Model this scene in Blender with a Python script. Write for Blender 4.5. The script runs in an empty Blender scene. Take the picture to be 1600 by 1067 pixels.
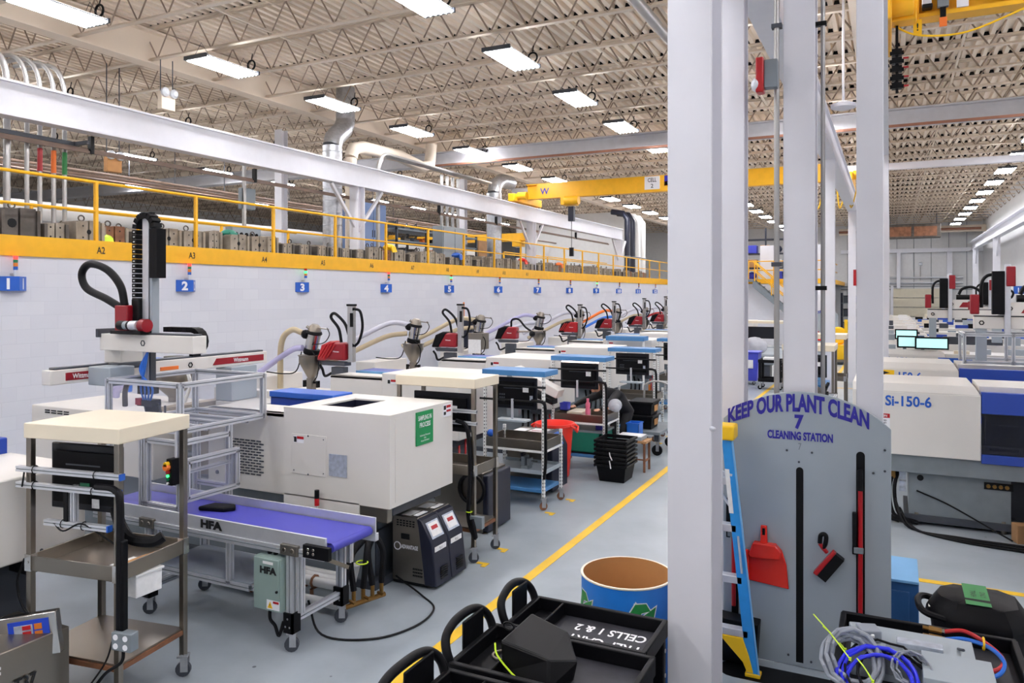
import bpy, math, random
from mathutils import Vector, Matrix
random.seed(7)
SC = bpy.context.scene
COL = SC.collection
PI = math.pi
# ---------------------------------------------------------------- camera (stands at the origin, 2.7 m up, looking 26 degrees off the aisle)
cam_d = bpy.data.cameras.new('camera'); cam = bpy.data.objects.new('camera', cam_d); COL.objects.link(cam)
cam.location = (0, 0, 2.7)
cam.rotation_euler = (PI/2, 0, math.atan2(.4415, .8973))
cam_d.sensor_width = 36; cam_d.lens = 27.0
cam_d.shift_y = -73.5/1600
cam_d.clip_start = .05; cam_d.clip_end = 300
SC.camera = cam
# ---------------------------------------------------------------- world, exposure
wd = bpy.data.worlds.new('world'); SC.world = wd; wd.use_nodes = True
wd.node_tree.nodes['Background'].inputs[0].default_value = (.75, .8, 1, 1)
wd.node_tree.nodes['Background'].inputs[1].default_value = .3
SC.view_settings.view_transform = 'Standard'
SC.view_settings.look = 'None'
SC.view_settings.gamma = 1
SC.view_settings.use_curve_mapping = False
SC.view_settings.exposure = 0.0
LAMP = 46.0          # strength of the fluorescent tubes
SC.cycles.use_denoising = True
SC.cycles.max_bounces = 10
SC.cycles.diffuse_bounces = 6
SC.cycles.caustics_reflective = False
SC.cycles.caustics_refractive = False
SC.cycles.sample_clamp_indirect = 8

# ---------------------------------------------------------------- materials
def lin(c):
    return tuple(((x/255)/12.92 if x/255 <= .04045 else ((x/255+.055)/1.055)**2.4) for x in c)
M = {}
def mk(name, rgb, rough=.5, metal=0, var=.06, scale=6, bump=0, spec=.5, emit=0, alpha=1, coat=0, trans=0, rvar=0):
    m = bpy.data.materials.new(name); m.use_nodes = True
    nt = m.node_tree; N = nt.nodes; L = nt.links
    b = N['Principled BSDF']
    c = lin(rgb)
    b.inputs['Roughness'].default_value = rough
    b.inputs['Metallic'].default_value = metal
    b.inputs['Specular IOR Level'].default_value = spec
    b.inputs['Base Color'].default_value = (*c, 1)
    if coat: b.inputs['Coat Weight'].default_value = coat
    if trans: b.inputs['Transmission Weight'].default_value = trans
    if alpha < 1: b.inputs['Alpha'].default_value = alpha
    if emit:
        b.inputs['Emission Color'].default_value = (*c, 1); b.inputs['Emission Strength'].default_value = emit
    if var or bump or rvar:
        tc = N.new('ShaderNodeTexCoord'); no = N.new('ShaderNodeTexNoise')
        no.inputs['Scale'].default_value = scale; no.inputs['Detail'].default_value = 4
        L.new(tc.outputs['Object'], no.inputs['Vector'])
        if var:
            r = N.new('ShaderNodeValToRGB'); r.color_ramp.elements[0].position = .3; r.color_ramp.elements[1].position = .7
            r.color_ramp.elements[0].color = (*[max(0, x*(1-var)) for x in c], 1)
            r.color_ramp.elements[1].color = (*[min(1, x*(1+var)) for x in c], 1)
            L.new(no.outputs['Fac'], r.inputs['Fac']); L.new(r.outputs['Color'], b.inputs['Base Color'])
        if rvar:
            mr = N.new('ShaderNodeMapRange'); mr.inputs[3].default_value = max(.03, rough-rvar); mr.inputs[4].default_value = min(1, rough+rvar)
            L.new(no.outputs['Fac'], mr.inputs[0]); L.new(mr.outputs[0], b.inputs['Roughness'])
        if bump:
            bp = N.new('ShaderNodeBump'); bp.inputs['Strength'].default_value = bump; bp.inputs['Distance'].default_value = .01
            L.new(no.outputs['Fac'], bp.inputs['Height']); L.new(bp.outputs['Normal'], b.inputs['Normal'])
    M[name] = m
    return m

mk('white_paint', (226, 226, 232), .45, var=.02)
mk('column_paint', (224, 223, 229), .4, var=.03, scale=2)
mk('ceiling_paint', (232, 218, 200), .8, var=.02, scale=1.5)
mk('joist_paint', (214, 200, 182), .6, var=.05, scale=2)
mk('joist_web', (150, 133, 117), .6, var=.05, scale=2)  # joist paint darkened: the shade on the webs is put into their colour
mk('yellow_paint', (244, 182, 22), .45, var=.05)
mk('line_paint', (236, 190, 40), .5, var=.1, scale=3)
mk('cream', (222, 218, 212), .38, var=.02, scale=2)
mk('cream_top', (232, 220, 196), .3, var=.03, scale=3)
mk('machine_blue', (38, 68, 160), .35, var=.03)
mk('grey_steel', (120, 128, 134), .5, var=.08)
mk('dark_grey', (62, 66, 74), .5, var=.1)
mk('black', (10, 10, 13), .45, var=.1, spec=.22)
mk('black_plastic', (10, 10, 14), .5, var=.15, scale=30, bump=.04, spec=.16)
mk('black_rubber', (12, 12, 16), .5, var=.1, spec=.2)
mk('navy', (18, 22, 42), .45, var=.08)
mk('screen_back', (14, 17, 27), .35, var=.05, spec=.4)
mk('stainless', (140, 133, 124), .3, .95, var=.04, scale=3, rvar=.04)
mk('stainless_bright', (196, 194, 192), .18, 1.0, var=.05, scale=12, rvar=.08)
mk('aluminium', (212, 214, 220), .36, .55, var=.04, scale=12)
mk('galvanized', (180, 182, 186), .35, .75, var=.15, scale=14, rvar=.1)
mk('conduit', (170, 168, 166), .35, .7, var=.06)
mk('brass', (140, 106, 58), .35, .8, var=.1)
mk('copper', (150, 104, 84), .45, .4, var=.1)
mk('belt_blue', (66, 66, 170), .5, var=.04)
mk('sign_blue', (32, 92, 190), .4, var=.03)
mk('sign_white', (240, 240, 244), .4, var=0)
mk('letter_blue', (40, 34, 150), .45, var=0)
mk('letter_black', (16, 16, 18), .5, var=0)
mk('letter_white', (240, 240, 240), .5, var=.1, scale=40)
mk('red', (170, 14, 24), .35, var=.04)
mk('robot_red', (142, 14, 30), .35, var=.05)
mk('dustpan_red', (222, 40, 26), .25, var=.03)
mk('bin_red', (244, 62, 48), .4, var=.04)
mk('orange', (238, 120, 40), .5, var=.04)
mk('green_sign', (18, 140, 78), .4, var=.02)
mk('green', (30, 130, 60), .45, var=.05)
mk('teal', (20, 118, 98), .45, var=.05)
mk('lime', (206, 240, 40), .4, var=0)
mk('pink', (240, 120, 150), .4, var=.04)
mk('stand_blue', (70, 128, 182), .4, var=.05)
mk('cabinet_blue', (40, 86, 140), .4, var=.05)
mk('light_blue', (120, 176, 222), .4, var=.04)
mk('ladder_blue', (40, 146, 222), .4, var=.05, scale=20)
mk('drum_blue', (34, 120, 210), .4, var=.06, scale=8)
mk('locker_blue', (104, 124, 162), .45, var=.04)
mk('tote_blue', (64, 72, 190), .4, var=.05)
mk('cardboard', (190, 138, 84), .7, var=.06)
mk('panel_grey', (158, 168, 176), .4, var=.03, scale=3)
mk('box_green', (140, 160, 154), .4, var=.03)
mk('hose_lilac', (188, 184, 222), .25, var=.04, alpha=.85)
mk('hose_tan', (186, 170, 140), .35, var=.06)
mk('hose_grey', (196, 196, 208), .3, var=.05)
mk('cable_grey', (140, 146, 156), .45, var=.05)
mk('cable_blue', (40, 48, 220), .3, var=.05)
mk('hose_red', (180, 30, 34), .35, var=.05)
mk('hose_blue', (40, 110, 210), .35, var=.05)
mk('label_silver', (182, 190, 204), .35, .3, var=.2, scale=25)
mk('mould_steel', (150, 140, 126), .45, .35, var=.3, scale=5, rvar=.15)
mk('mould_dark', (90, 84, 78), .5, .4, var=.3, scale=6)
mk('mould_rust', (136, 92, 66), .6, .3, var=.3, scale=6)
mk('tray_grey', (44, 44, 50), .55, var=.25, scale=14, spec=.3)
mk('pvc', (232, 232, 230), .35, var=.02)
mk('skin', (214, 160, 130), .5, var=.03)
mk('hair', (60, 40, 30), .6, var=.1)
mk('jacket', (24, 22, 26), .7, var=.1)
mk('wood', (170, 130, 90), .6, var=.1)
mk('concrete', (150, 150, 150), .8, var=.08)
mk('panel_white', (214, 214, 214), .5, var=.03)
mk('door_cream', (214, 206, 184), .5, var=.03)
mk('paper', (236, 236, 236), .6, var=.05, scale=30)
mk('yellow_bright', (250, 200, 20), .4, var=.03)
mk('bag', (214, 216, 224), .3, var=.1, alpha=.6)
mk('lit_red', (255, 50, 46), .4, var=0, emit=3)
mk('lit_green', (60, 255, 120), .4, var=0, emit=3)
mk('lens_green', (24, 110, 74), .3, var=0)
mk('lens_orange', (214, 120, 40), .3, var=0)
mk('lens_blue', (36, 90, 180), .3, var=0)
mk('lens_red', (190, 30, 36), .3, var=0)
mk('screen_lit', (190, 240, 236), .3, var=.1, scale=3, emit=.75)
mk('display_blue', (34, 70, 190), .3, var=.04)
mk('strip_light', (255, 226, 210), .4, var=0, emit=5)
mk('reflector', (220, 224, 230), .3, .2, var=0)
mk('tube_gap_dark', (8, 10, 14), .8, var=0, spec=.1)  # reflectors coloured near-black to paint dark gaps between the bright tubes
mk('lamp_white', (225, 225, 225), .5, var=0)
mk('girder_grey', (198, 198, 202), .5, var=.04)
mk('pipe_brown', (120, 98, 84), .5, var=.1)
mk('grip_grey', (110, 106, 100), .4, .6, var=.1)
m = mk('tube_light', (250, 250, 255), .4, var=0, emit=LAMP)

def glass(name, rgb, a):
    m = bpy.data.materials.new(name); m.use_nodes = True; nt = m.node_tree; N = nt.nodes; L = nt.links
    b = N['Principled BSDF']; b.inputs['Base Color'].default_value = (*lin(rgb), 1); b.inputs['Roughness'].default_value = .05
    b.inputs['Alpha'].default_value = a
    M[name] = m
glass('clear_panel', (170, 176, 196), .1)
glass('dark_panel', (10, 12, 30), .8)

def blockwork():
    m = bpy.data.materials.new('blockwork'); m.use_nodes = True; nt = m.node_tree; N = nt.nodes; L = nt.links
    b = N['Principled BSDF']; tc = N.new('ShaderNodeTexCoord'); sp = N.new('ShaderNodeSeparateXYZ'); cb = N.new('ShaderNodeCombineXYZ')
    br = N.new('ShaderNodeTexBrick')
    L.new(tc.outputs['Object'], sp.inputs[0]); L.new(sp.outputs[1], cb.inputs[0]); L.new(sp.outputs[2], cb.inputs[1]); L.new(cb.outputs[0], br.inputs['Vector'])
    br.inputs['Scale'].default_value = 1; br.inputs['Brick Width'].default_value = .4; br.inputs['Row Height'].default_value = .2
    br.inputs['Mortar Size'].default_value = .005; br.inputs['Mortar Smooth'].default_value = .3
    br.inputs['Color1'].default_value = (*lin((222, 223, 230)), 1); br.inputs['Color2'].default_value = (*lin((217, 218, 226)), 1)
    br.inputs['Mortar'].default_value = (*lin((213, 214, 222)), 1)
    L.new(br.outputs['Color'], b.inputs['Base Color']); b.inputs['Roughness'].default_value = .4
    bp = N.new('ShaderNodeBump'); bp.inputs['Strength'].default_value = .25; bp.inputs['Distance'].default_value = .003; bp.invert = True
    L.new(br.outputs['Fac'], bp.inputs['Height']); L.new(bp.outputs['Normal'], b.inputs['Normal'])
    M['blockwork'] = m
blockwork()

def floor_mat():
    m = bpy.data.materials.new('epoxy_floor'); m.use_nodes = True; nt = m.node_tree; N = nt.nodes; L = nt.links
    b = N['Principled BSDF']; tc = N.new('ShaderNodeTexCoord')
    n1 = N.new('ShaderNodeTexNoise'); n1.inputs['Scale'].default_value = .7; n1.inputs['Detail'].default_value = 6; n1.inputs['Roughness'].default_value = .6
    n2 = N.new('ShaderNodeTexNoise'); n2.inputs['Scale'].default_value = 1.6; n2.inputs['Detail'].default_value = 4
    vo = N.new('ShaderNodeTexVoronoi'); vo.inputs['Scale'].default_value = 2.6; vo.inputs['Randomness'].default_value = 1
    for n in (n1, n2, vo): L.new(tc.outputs['Object'], n.inputs['Vector'])
    r = N.new('ShaderNodeValToRGB'); e = r.color_ramp.elements
    e[0].position = .3; e[0].color = (*lin((144, 153, 160)), 1); e[1].position = .7; e[1].color = (*lin((172, 181, 188)), 1)
    L.new(n1.outputs['Fac'], r.inputs['Fac'])
    sc = N.new('ShaderNodeMapRange'); sc.inputs[1].default_value = .03; sc.inputs[2].default_value = .045   # small black scuffs
    L.new(vo.outputs['Distance'], sc.inputs[0])
    mx = N.new('ShaderNodeMix'); mx.data_type = 'RGBA'; mx.blend_type = 'MULTIPLY'; mx.inputs[0].default_value = 1
    L.new(r.outputs['Color'], mx.inputs[6])
    r2 = N.new('ShaderNodeValToRGB'); r2.color_ramp.elements[0].color = (.25, .25, .27, 1)
    L.new(sc.outputs[0], r2.inputs['Fac']); L.new(r2.outputs['Color'], mx.inputs[7])
    L.new(mx.outputs[2], b.inputs['Base Color'])
    mr = N.new('ShaderNodeMapRange'); mr.inputs[3].default_value = .27; mr.inputs[4].default_value = .36
    L.new(n2.outputs['Fac'], mr.inputs[0]); L.new(mr.outputs[0], b.inputs['Roughness'])
    b.inputs['Specular IOR Level'].default_value = .45
    M['epoxy_floor'] = m
floor_mat()

# ---------------------------------------------------------------- mesh builder
LOC = {}    # object name -> inverse world matrix for world-built parts, None for local ones
class MB:
    def __init__(s, mat='cream'):
        s.v = []; s.f = []; s.mi = []; s.mats = []; s.cur = 0; s.use(mat)
    def use(s, mat):
        if mat not in s.mats: s.mats.append(mat)
        s.cur = s.mats.index(mat); return s
    def add(s, vs, fs):
        o = len(s.v); s.v += [tuple(v) for v in vs]; s.f += [tuple(i+o for i in f) for f in fs]; s.mi += [s.cur]*len(fs); return s
    def box(s, x0, x1, y0, y1, z0, z1):
        return s.hexa([(x0,y0,z0),(x1,y0,z0),(x1,y1,z0),(x0,y1,z0),(x0,y0,z1),(x1,y0,z1),(x1,y1,z1),(x0,y1,z1)])
    def hexa(s, p):
        return s.add(p, [(3,2,1,0),(4,5,6,7),(0,1,5,4),(1,2,6,5),(2,3,7,6),(3,0,4,7)])
    def bx(s, c, size, rz=0, rx=0, ry=0):
        R = Matrix.Rotation(rz,3,'Z') @ Matrix.Rotation(ry,3,'Y') @ Matrix.Rotation(rx,3,'X')
        h = [Vector(size)[i]/2 for i in range(3)]
        ps = [R @ Vector((a*h[0],b*h[1],c2*h[2])) + Vector(c) for c2 in (-1,1) for a,b in ((-1,-1),(1,-1),(1,1),(-1,1))]
        return s.hexa(ps)
    def prism(s, poly, axis, a, b):
        # axis x: poly (y,z); y: poly (x,z); z: poly (x,y)
        def P(p, t): return {'x': (t,p[0],p[1]), 'y': (p[0],t,p[1]), 'z': (p[0],p[1],t)}[axis]
        n = len(poly)
        vs = [P(p,a) for p in poly] + [P(p,b) for p in poly]
        fs = [tuple(range(n))[::-1], tuple(range(n,2*n))] + [(i,(i+1)%n,n+(i+1)%n,n+i) for i in range(n)]
        return s.add(vs, fs)
    def tube(s, pts, r, n=8, closed=False, cap=True):
        pts = [Vector(p) for p in pts]; k = len(pts)
        rs = r if isinstance(r,(list,tuple)) else [r]*k
        T = []
        for i in range(k):
            a = pts[(i-1)%k] if closed or i > 0 else pts[i]; b = pts[(i+1)%k] if closed or i < k-1 else pts[i]
            t = b-a; T.append(t.normalized() if t.length > 1e-9 else Vector((0,0,1)))
        up = Vector((0,0,1)) if abs(T[0].z) < .9 else Vector((1,0,0))
        nrm = (up - T[0]*up.dot(T[0])).normalized()
        vs = []
        for i in range(k):
            nrm = nrm - T[i]*nrm.dot(T[i])
            nrm = nrm.normalized() if nrm.length > 1e-6 else T[i].orthogonal().normalized()
            bi = T[i].cross(nrm)
            vs += [pts[i] + (nrm*math.cos(2*PI*j/n) + bi*math.sin(2*PI*j/n))*rs[i] for j in range(n)]
        fs = []
        for i in range(k if closed else k-1):
            a = i*n; b = ((i+1)%k)*n
            fs += [(a+j, a+(j+1)%n, b+(j+1)%n, b+j) for j in range(n)]
        if cap and not closed: fs += [tuple(range(n))[::-1], tuple(range((k-1)*n, k*n))]
        return s.add(vs, fs)
    def cyl(s, p, q, r, n=12, r2=None):
        return s.tube([p, q], [r, r if r2 is None else r2], n)
    def lathe(s, prof, c=(0,0,0), n=24, R=None, cap=True):
        R = R or Matrix.Identity(3); c = Vector(c)
        vs = [R @ Vector((r*math.cos(2*PI*j/n), r*math.sin(2*PI*j/n), z)) + c for r, z in prof for j in range(n)]
        fs = [(i*n+j, i*n+(j+1)%n, (i+1)*n+(j+1)%n, (i+1)*n+j) for i in range(len(prof)-1) for j in range(n)]
        if cap:
            fs.append(tuple(range(n))[::-1]); fs.append(tuple(range((len(prof)-1)*n, len(prof)*n)))
        return s.add(vs, fs)
    def ball(s, c, r, n=12, k=8):
        r = r if isinstance(r,(list,tuple)) else (r,r,r)
        prof = [(math.sin(PI*i/k), -math.cos(PI*i/k)) for i in range(k+1)]; prof[0] = (.02,-1); prof[-1] = (.02,1)
        vs = [(c[0]+a*r[0]*math.cos(2*PI*j/n), c[1]+a*r[1]*math.sin(2*PI*j/n), c[2]+z*r[2]) for a,z in prof for j in range(n)]
        fs = [(i*n+j, i*n+(j+1)%n, (i+1)*n+(j+1)%n, (i+1)*n+j) for i in range(k) for j in range(n)]
        fs += [tuple(range(n))[::-1], tuple(range(k*n,(k+1)*n))]
        return s.add(vs, fs)
    def quad(s, a, b, c, d): return s.add([a,b,c,d], [(0,1,2,3)])
    def text(s, txt, fn, bold=0, depth=.0):
        # fn maps glyph coordinates (cap height = 1, centred on x = 0) to world
        vs, fs = glyphs(txt, bold)
        return s.add([fn(x,y) for x,y in vs], fs)
    def build(s, name, parent=None, bevel=0, smooth=True, local=None, seg=2, solid=0):
        me = bpy.data.meshes.new(name)
        vs = s.v
        inv = LOC.get(parent.name) if parent is not None else None
        if inv is not None: vs = [inv @ Vector(v) for v in vs]
        me.from_pydata(vs, [], s.f); me.update()
        for m in s.mats: me.materials.append(M[m])
        me.polygons.foreach_set('material_index', s.mi)
        if smooth:
            me.polygons.foreach_set('use_smooth', [True]*len(me.polygons)); me.set_sharp_from_angle(angle=math.radians(38))
        o = bpy.data.objects.new(name, me); COL.objects.link(o)
        if parent is not None: o.parent = parent
        LOC[o.name] = inv
        if solid:
            md = o.modifiers.new('solid','SOLIDIFY'); md.thickness = solid; md.offset = 0
        if bevel:
            md = o.modifiers.new('bevel','BEVEL'); md.width = bevel; md.segments = seg; md.limit_method = 'ANGLE'; md.angle_limit = math.radians(50); md.harden_normals = False
        return o

GL = {}
def glyphs(txt, bold):
    key = (txt, bold)
    if key in GL: return GL[key]
    cu = bpy.data.curves.new('lettering', 'FONT'); cu.body = txt; cu.size = 1.37; cu.align_x = 'CENTER'; cu.offset = bold; cu.resolution_u = 3
    ob = bpy.data.objects.new('lettering', cu)
    COL.objects.link(ob)
    dg = bpy.context.evaluated_depsgraph_get()
    me = bpy.data.meshes.new_from_object(ob.evaluated_get(dg), depsgraph=dg)
    r = ([(v.co.x, v.co.y) for v in me.vertices], [tuple(p.vertices) for p in me.polygons])
    bpy.data.objects.remove(ob); bpy.data.curves.remove(cu); bpy.data.meshes.remove(me)
    GL[key] = r
    return r
def onto(o, right, up, h, sx=1, n=(0,0,0)):
    # text mapping: origin o, unit right and up vectors, cap height h, x-stretch sx
    o = Vector(o); right = Vector(right).normalized(); up = Vector(up).normalized()
    return lambda x, y: o + right*(x*h*sx) + up*(y*h)

def tag(o, label=None, cat=None, group=None, kind=None):
    if label: o['label'] = label
    if cat: o['category'] = cat
    if group: o['group'] = group
    if kind: o['kind'] = kind
    return o
def thing(name, label, cat, loc=(0,0,0), group=None, rz=0, local=False):
    o = bpy.data.objects.new(name, None); COL.objects.link(o); o.empty_display_size = .1
    o.location = loc; o.rotation_euler = (0,0,rz)
    LOC[o.name] = None if local else (Matrix.Translation(Vector(loc)) @ Matrix.Rotation(rz,4,'Z')).inverted()
    return tag(o, label, cat, group)
def dup(root, loc, rz=0, label=None, group=None):
    r = root.copy(); COL.objects.link(r); r.location = loc; r.rotation_euler = (0,0,rz)
    if label: r['label'] = label
    if group: r['group'] = group
    for ch in list(root.children):
        c = ch.copy(); COL.objects.link(c); c.parent = r
        for g in list(ch.children):
            d = g.copy(); COL.objects.link(d); d.parent = c
    return r
def struct(name, mb, parent=None, bevel=0, **k):
    o = mb.build(name, parent, bevel, **k)
    if parent is None: o['kind'] = 'structure'
    return o
ORD = 'first second third fourth fifth sixth seventh eighth ninth tenth eleventh twelfth thirteenth fourteenth fifteenth sixteenth seventeenth eighteenth nineteenth twentieth twenty-first twenty-second'.split()
def spline(pts, n=8):
    # Catmull-Rom through the points
    p = [Vector(a) for a in pts]; p = [p[0]*2-p[1]] + p + [p[-1]*2-p[-2]]
    out = []
    for i in range(1, len(p)-2):
        for k in range(n):
            t = k/n
            a, b, c, d = p[i-1], p[i], p[i+1], p[i+2]
            out.append(.5*((2*b)+(c-a)*t+(2*a-5*b+4*c-d)*t*t+(3*b-a-3*c+d)*t**3))
    out.append(p[-2]); return out
def mx(name, mat, x0, x1, y0, y1, z0, z1, parent=None, bevel=0):
    return MB(mat).box(x0,x1,y0,y1,z0,z1).build(name, parent, bevel)
# ================================================================ THE SETTING
struct('floor', MB('epoxy_floor').box(-38,7,-12,58,-.1,0), smooth=False)
struct('wall_left', MB('blockwork').box(-11.25,-11,-12,43,0,3.24), smooth=False)
struct('wall_mezzanine', MB('white_paint').box(-11.25,-2.8,43,43.25,0,3.26))
struct('floor_mezzanine', MB('concrete').box(-38,-11.0,-12,43,3.24,3.5).box(-38,-2.8,43.0,58,3.26,3.5))
struct('wall_partition', MB('panel_white').box(-19.5,-12.7,40.2,40.4,3.5,7.2))
struct('wall_far', MB('panel_white').box(-38,5.6,57,57.2,0,7.95).use('grey_steel').box(-3,5.3,56.93,57,3.0,3.06).box(-3,5.3,56.95,57,3.2,3.25))
struct('wall_right', MB('panel_white').box(5.3,5.5,-12,57.2,0,7.95))
struct('wall_back', MB('panel_white').box(-38,5.5,-12.2,-12,0,7.95))
struct('wall_outer', MB('panel_white').box(-38.2,-38,-12,57.2,0,7.95))
# far wall panels and roll-up door
w = MB('grey_steel')
for i in range(8): w.box(-2.6+i*1.0,-2.57+i*1.0,56.96,57,0,7.9)
struct('trim_1', w)
d = MB('door_cream')
for i in range(5): d.box(.2,3.0,56.86,56.95,.02+i*.62,.6+i*.62)
d.use('white_paint').box(.05,.2,56.85,57,0,3.3).box(3.0,3.15,56.85,57,0,3.3)
struct('door_1', d)
struct('trim_2', MB('white_paint').box(-3,5.3,56.7,57,5.45,5.7).box(3.3,3.6,56.7,57,0,5.5).box(.4,.62,56.7,57,3.1,5.45))
# roof deck: trapezoid flutes running along the aisle
dk = MB('ceiling_paint'); x = -38.0; p = .2
vs = []; prof = []
while x < 5.5:
    prof += [(x,7.9),(x+.085,7.9),(x+.105,7.985),(x+.18,7.985)]; x += p
n = len(prof)
dk.add([(a,-12.2,z) for a,z in prof]+[(a,57.2,z) for a,z in prof], [(i,i+1,n+i+1,n+i) for i in range(n-1)])
struct('ceiling', dk, smooth=False)
# open-web joists (one mesh, linked copies)
j = MB('joist_paint'); r = .016
for sgn in (-1,1):
    j.box(-38,5.3,sgn*.045-.028,sgn*.045+.028,7.87,7.9).box(-38,5.3,sgn*.02-.004,sgn*.02+.004,7.84,7.88)
j.box(-37.5,5.1,-.05,.05,7.26,7.272).box(-23.5,5.1,-.012,.012,7.27,7.31)
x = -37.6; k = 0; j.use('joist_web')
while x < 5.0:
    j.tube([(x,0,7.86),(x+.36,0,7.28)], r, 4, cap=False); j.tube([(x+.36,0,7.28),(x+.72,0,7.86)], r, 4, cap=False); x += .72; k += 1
j.use('black')  # black fillings paint the shade in the deck flutes above each joist
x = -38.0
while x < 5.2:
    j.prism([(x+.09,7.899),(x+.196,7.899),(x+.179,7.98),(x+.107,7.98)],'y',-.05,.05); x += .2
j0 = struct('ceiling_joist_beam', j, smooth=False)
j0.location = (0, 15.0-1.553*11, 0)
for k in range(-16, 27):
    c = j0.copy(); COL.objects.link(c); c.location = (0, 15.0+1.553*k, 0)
# bridging along the aisle
for i, bxx in enumerate((-34,-30,-26,-22,-19.5,-17,-15,-9.8,-7.6,-4.9,-2.7,1.2,3.0)):
    struct('bridging_beam', MB('joist_paint').box(bxx-.02,bxx+.02,-12,57,7.31,7.35).box(bxx+.1-.012,bxx+.1+.012,-12,57,7.78,7.81), smooth=False)
# deep girders
for gx in (-13.0,-.42):
    struct('girder_beam', MB('ceiling_paint').box(gx-.03,gx+.03,-12,57,7.22,7.8).box(gx-.16,gx+.16,-12,57,7.18,7.21).box(gx-.16,gx+.16,-12,57,7.8,7.84))
struct('girder_beam', MB('girder_grey').box(-38,5.3,20.35,20.45,6.72,7.05).box(-38,5.3,20.2,20.6,6.68,6.72).box(-38,5.3,20.2,20.6,7.05,7.08).use('copper').box(-13,5.3,20.1,20.16,6.62,6.68))
struct('girder_beam', MB('white_paint').box(-13,5.3,26.4,26.6,6.55,6.75))
struct('girder_beam', MB('ceiling_paint').box(-3,5.3,55.0,55.4,6.6,7.0).use('copper').tube([(-3,54.6,6.75),(5,54.6,6.75)],.08,8))
# crane runways
def ibeam_y(mb, xc, z0, z1, y0, y1, w=.26):
    return mb.box(xc-w/2,xc+w/2,y0,y1,z1-.03,z1).box(xc-w/2,xc+w/2,y0,y1,z0,z0+.03).box(xc-.012+.07,xc+.012+.07,y0,y1,z0+.03,z1-.03)
struct('runway_beam', ibeam_y(MB('white_paint'),-11.5,5.28,5.8,-12,35.1), bevel=0)
struct('runway_beam', ibeam_y(MB('white_paint'),-1.05,5.28,5.8,-12,45))
struct('runway_beam', ibeam_y(MB('white_paint'),-.12,5.28,5.8,-12,45,.2))
struct('runway_beam', ibeam_y(MB('white_paint'),4.55,5.4,5.95,-12,56))
def wcol(mb, x0, x1, y0, y1, z0, z1, t=.018):
    xc = (x0+x1)/2
    return mb.box(x0,x1,y0,y0+t,z0,z1).box(x0,x1,y1-t,y1,z0,z1).box(xc-.008,xc+.008,y0+t,y1-t,z0,z1)
for y in (4.9,14.95,24.95,34.85):
    c = struct('column', wcol(MB('white_paint'),-11.64,-11.38,y-.13,y+.13,3.5,5.28))
    for s in (-1,1):
        MB('white_paint').bx((-11.5,y+s*.5,4.75),(.07,.07,1.42),rx=-s*.75).build('brace', c)
for y in (16.1,26.1): struct('column', wcol(MB('white_paint'),-15.1,-14.85,y-.12,y+.12,3.5,7.2))
struct('column', wcol(MB('white_paint'),-21.0,-20.75,11.4,11.65,3.5,7.2))
# columns of the aisle line
struct('column', wcol(MB('column_paint'),-1.172,-.916,4.45,4.77,0,7.9), bevel=.004)
struct('column', wcol(MB('column_paint'),-1.135,-.953,5.77,5.95,0,5.28), bevel=.004)
struct('column', wcol(MB('column_paint'),-.683,-.47,5.77,5.98,0,7.2), bevel=.004)
struct('column', wcol(MB('column_paint'),-.207,-.04,5.77,5.95,0,5.28), bevel=.004)
for y in (15.9,26,36):
    struct('column', wcol(MB('white_paint'),-1.16,-.94,y-.1,y+.1,0,5.28))
    struct('column', wcol(MB('white_paint'),-.23,-.02,y-.1,y+.1,0,5.28))
for y in (13,23,33,43,53):
    c = struct('column', wcol(MB('white_paint'),4.42,4.7,y-.14,y+.14,0,5.4))
    MB('white_paint').bx((4.56,y-.5,5.0),(.08,.08,1.2),rx=.7).build('brace', c)
# yellow mezzanine edge
e = MB('yellow_paint').box(-11.0,-10.96,-12,43,3.24,3.53)
struct('trim_3', e)
b = MB('letter_black')
for i in range(1, 12):
    yy = 7.86+1.73*(i-2)
    b.text('A%d' % i, onto((-10.957, yy, 3.33), (0,1,0), (0,0,1), .11, .8), .02)
b.build('lettering', bpy.data.objects['trim_3'])
struct('trim_4', MB('yellow_paint').box(-11,-2.78,42.96,43,3.28,3.53).box(-2.8,-2.76,43,57,3.28,3.53))
# floor lines
def line(*q): struct('floor_marking', MB('line_paint').box(*q, .0005, .004), smooth=False)
line(-3.14,-3.04,-3,42); line(-.6,3.9,8.17,8.26); line(-3.0,-.9,24.0,24.1); line(-1.6,-1.5,9,40)
for cx, cy in ((-3.70,6.79),(-3.72,7.26),(-3.80,8.72),(-3.80,9.40),(-3.8,14.4),(-3.8,13.7),(-3.78,11.7)):
    struct('floor_marking', MB('line_paint').box(cx-.03,cx+.1,cy-.03,cy+.02,.0005,.004).box(cx+.05,cx+.1,cy-.09,cy+.02,.0005,.0045), smooth=False)
# ================================================================ MEZZANINE, WALL SIGNS, SERVICES
# guard rail
def rail_y(name, label, x, y0, y1, step, z0, h, first=None):
    t = thing(name, label, 'railing', (x, y0, z0))
    MB('yellow_paint').cyl((x,y0,z0+h),(x,y1,z0+h),.024,8).build('top_rail', t)
    MB('yellow_paint').cyl((x,y0,z0+h*.52),(x,y1,z0+h*.52),.02,8).build('mid_rail', t)
    y = first if first is not None else y0
    while y <= y1+.01:
        MB('yellow_paint').box(x-.025,x+.025,y-.025,y+.025,z0,z0+h).build('post', t); y += step
    return t
rail_y('guard_railing','yellow steel guard railing along the mezzanine edge above the numbered white wall',-11.05,.1,42.9,1.91,3.5,.94,.2)
rail_y('guard_railing','lower yellow pipe railing standing behind the mould blocks on the mezzanine',-13.9,2,15.5,2.2,3.5,.8)
rail_y('guard_railing','yellow pipe railing at the back of the mezzanine near the white far wall',-13.9,27.5,40,2.2,3.5,.9)
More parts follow.
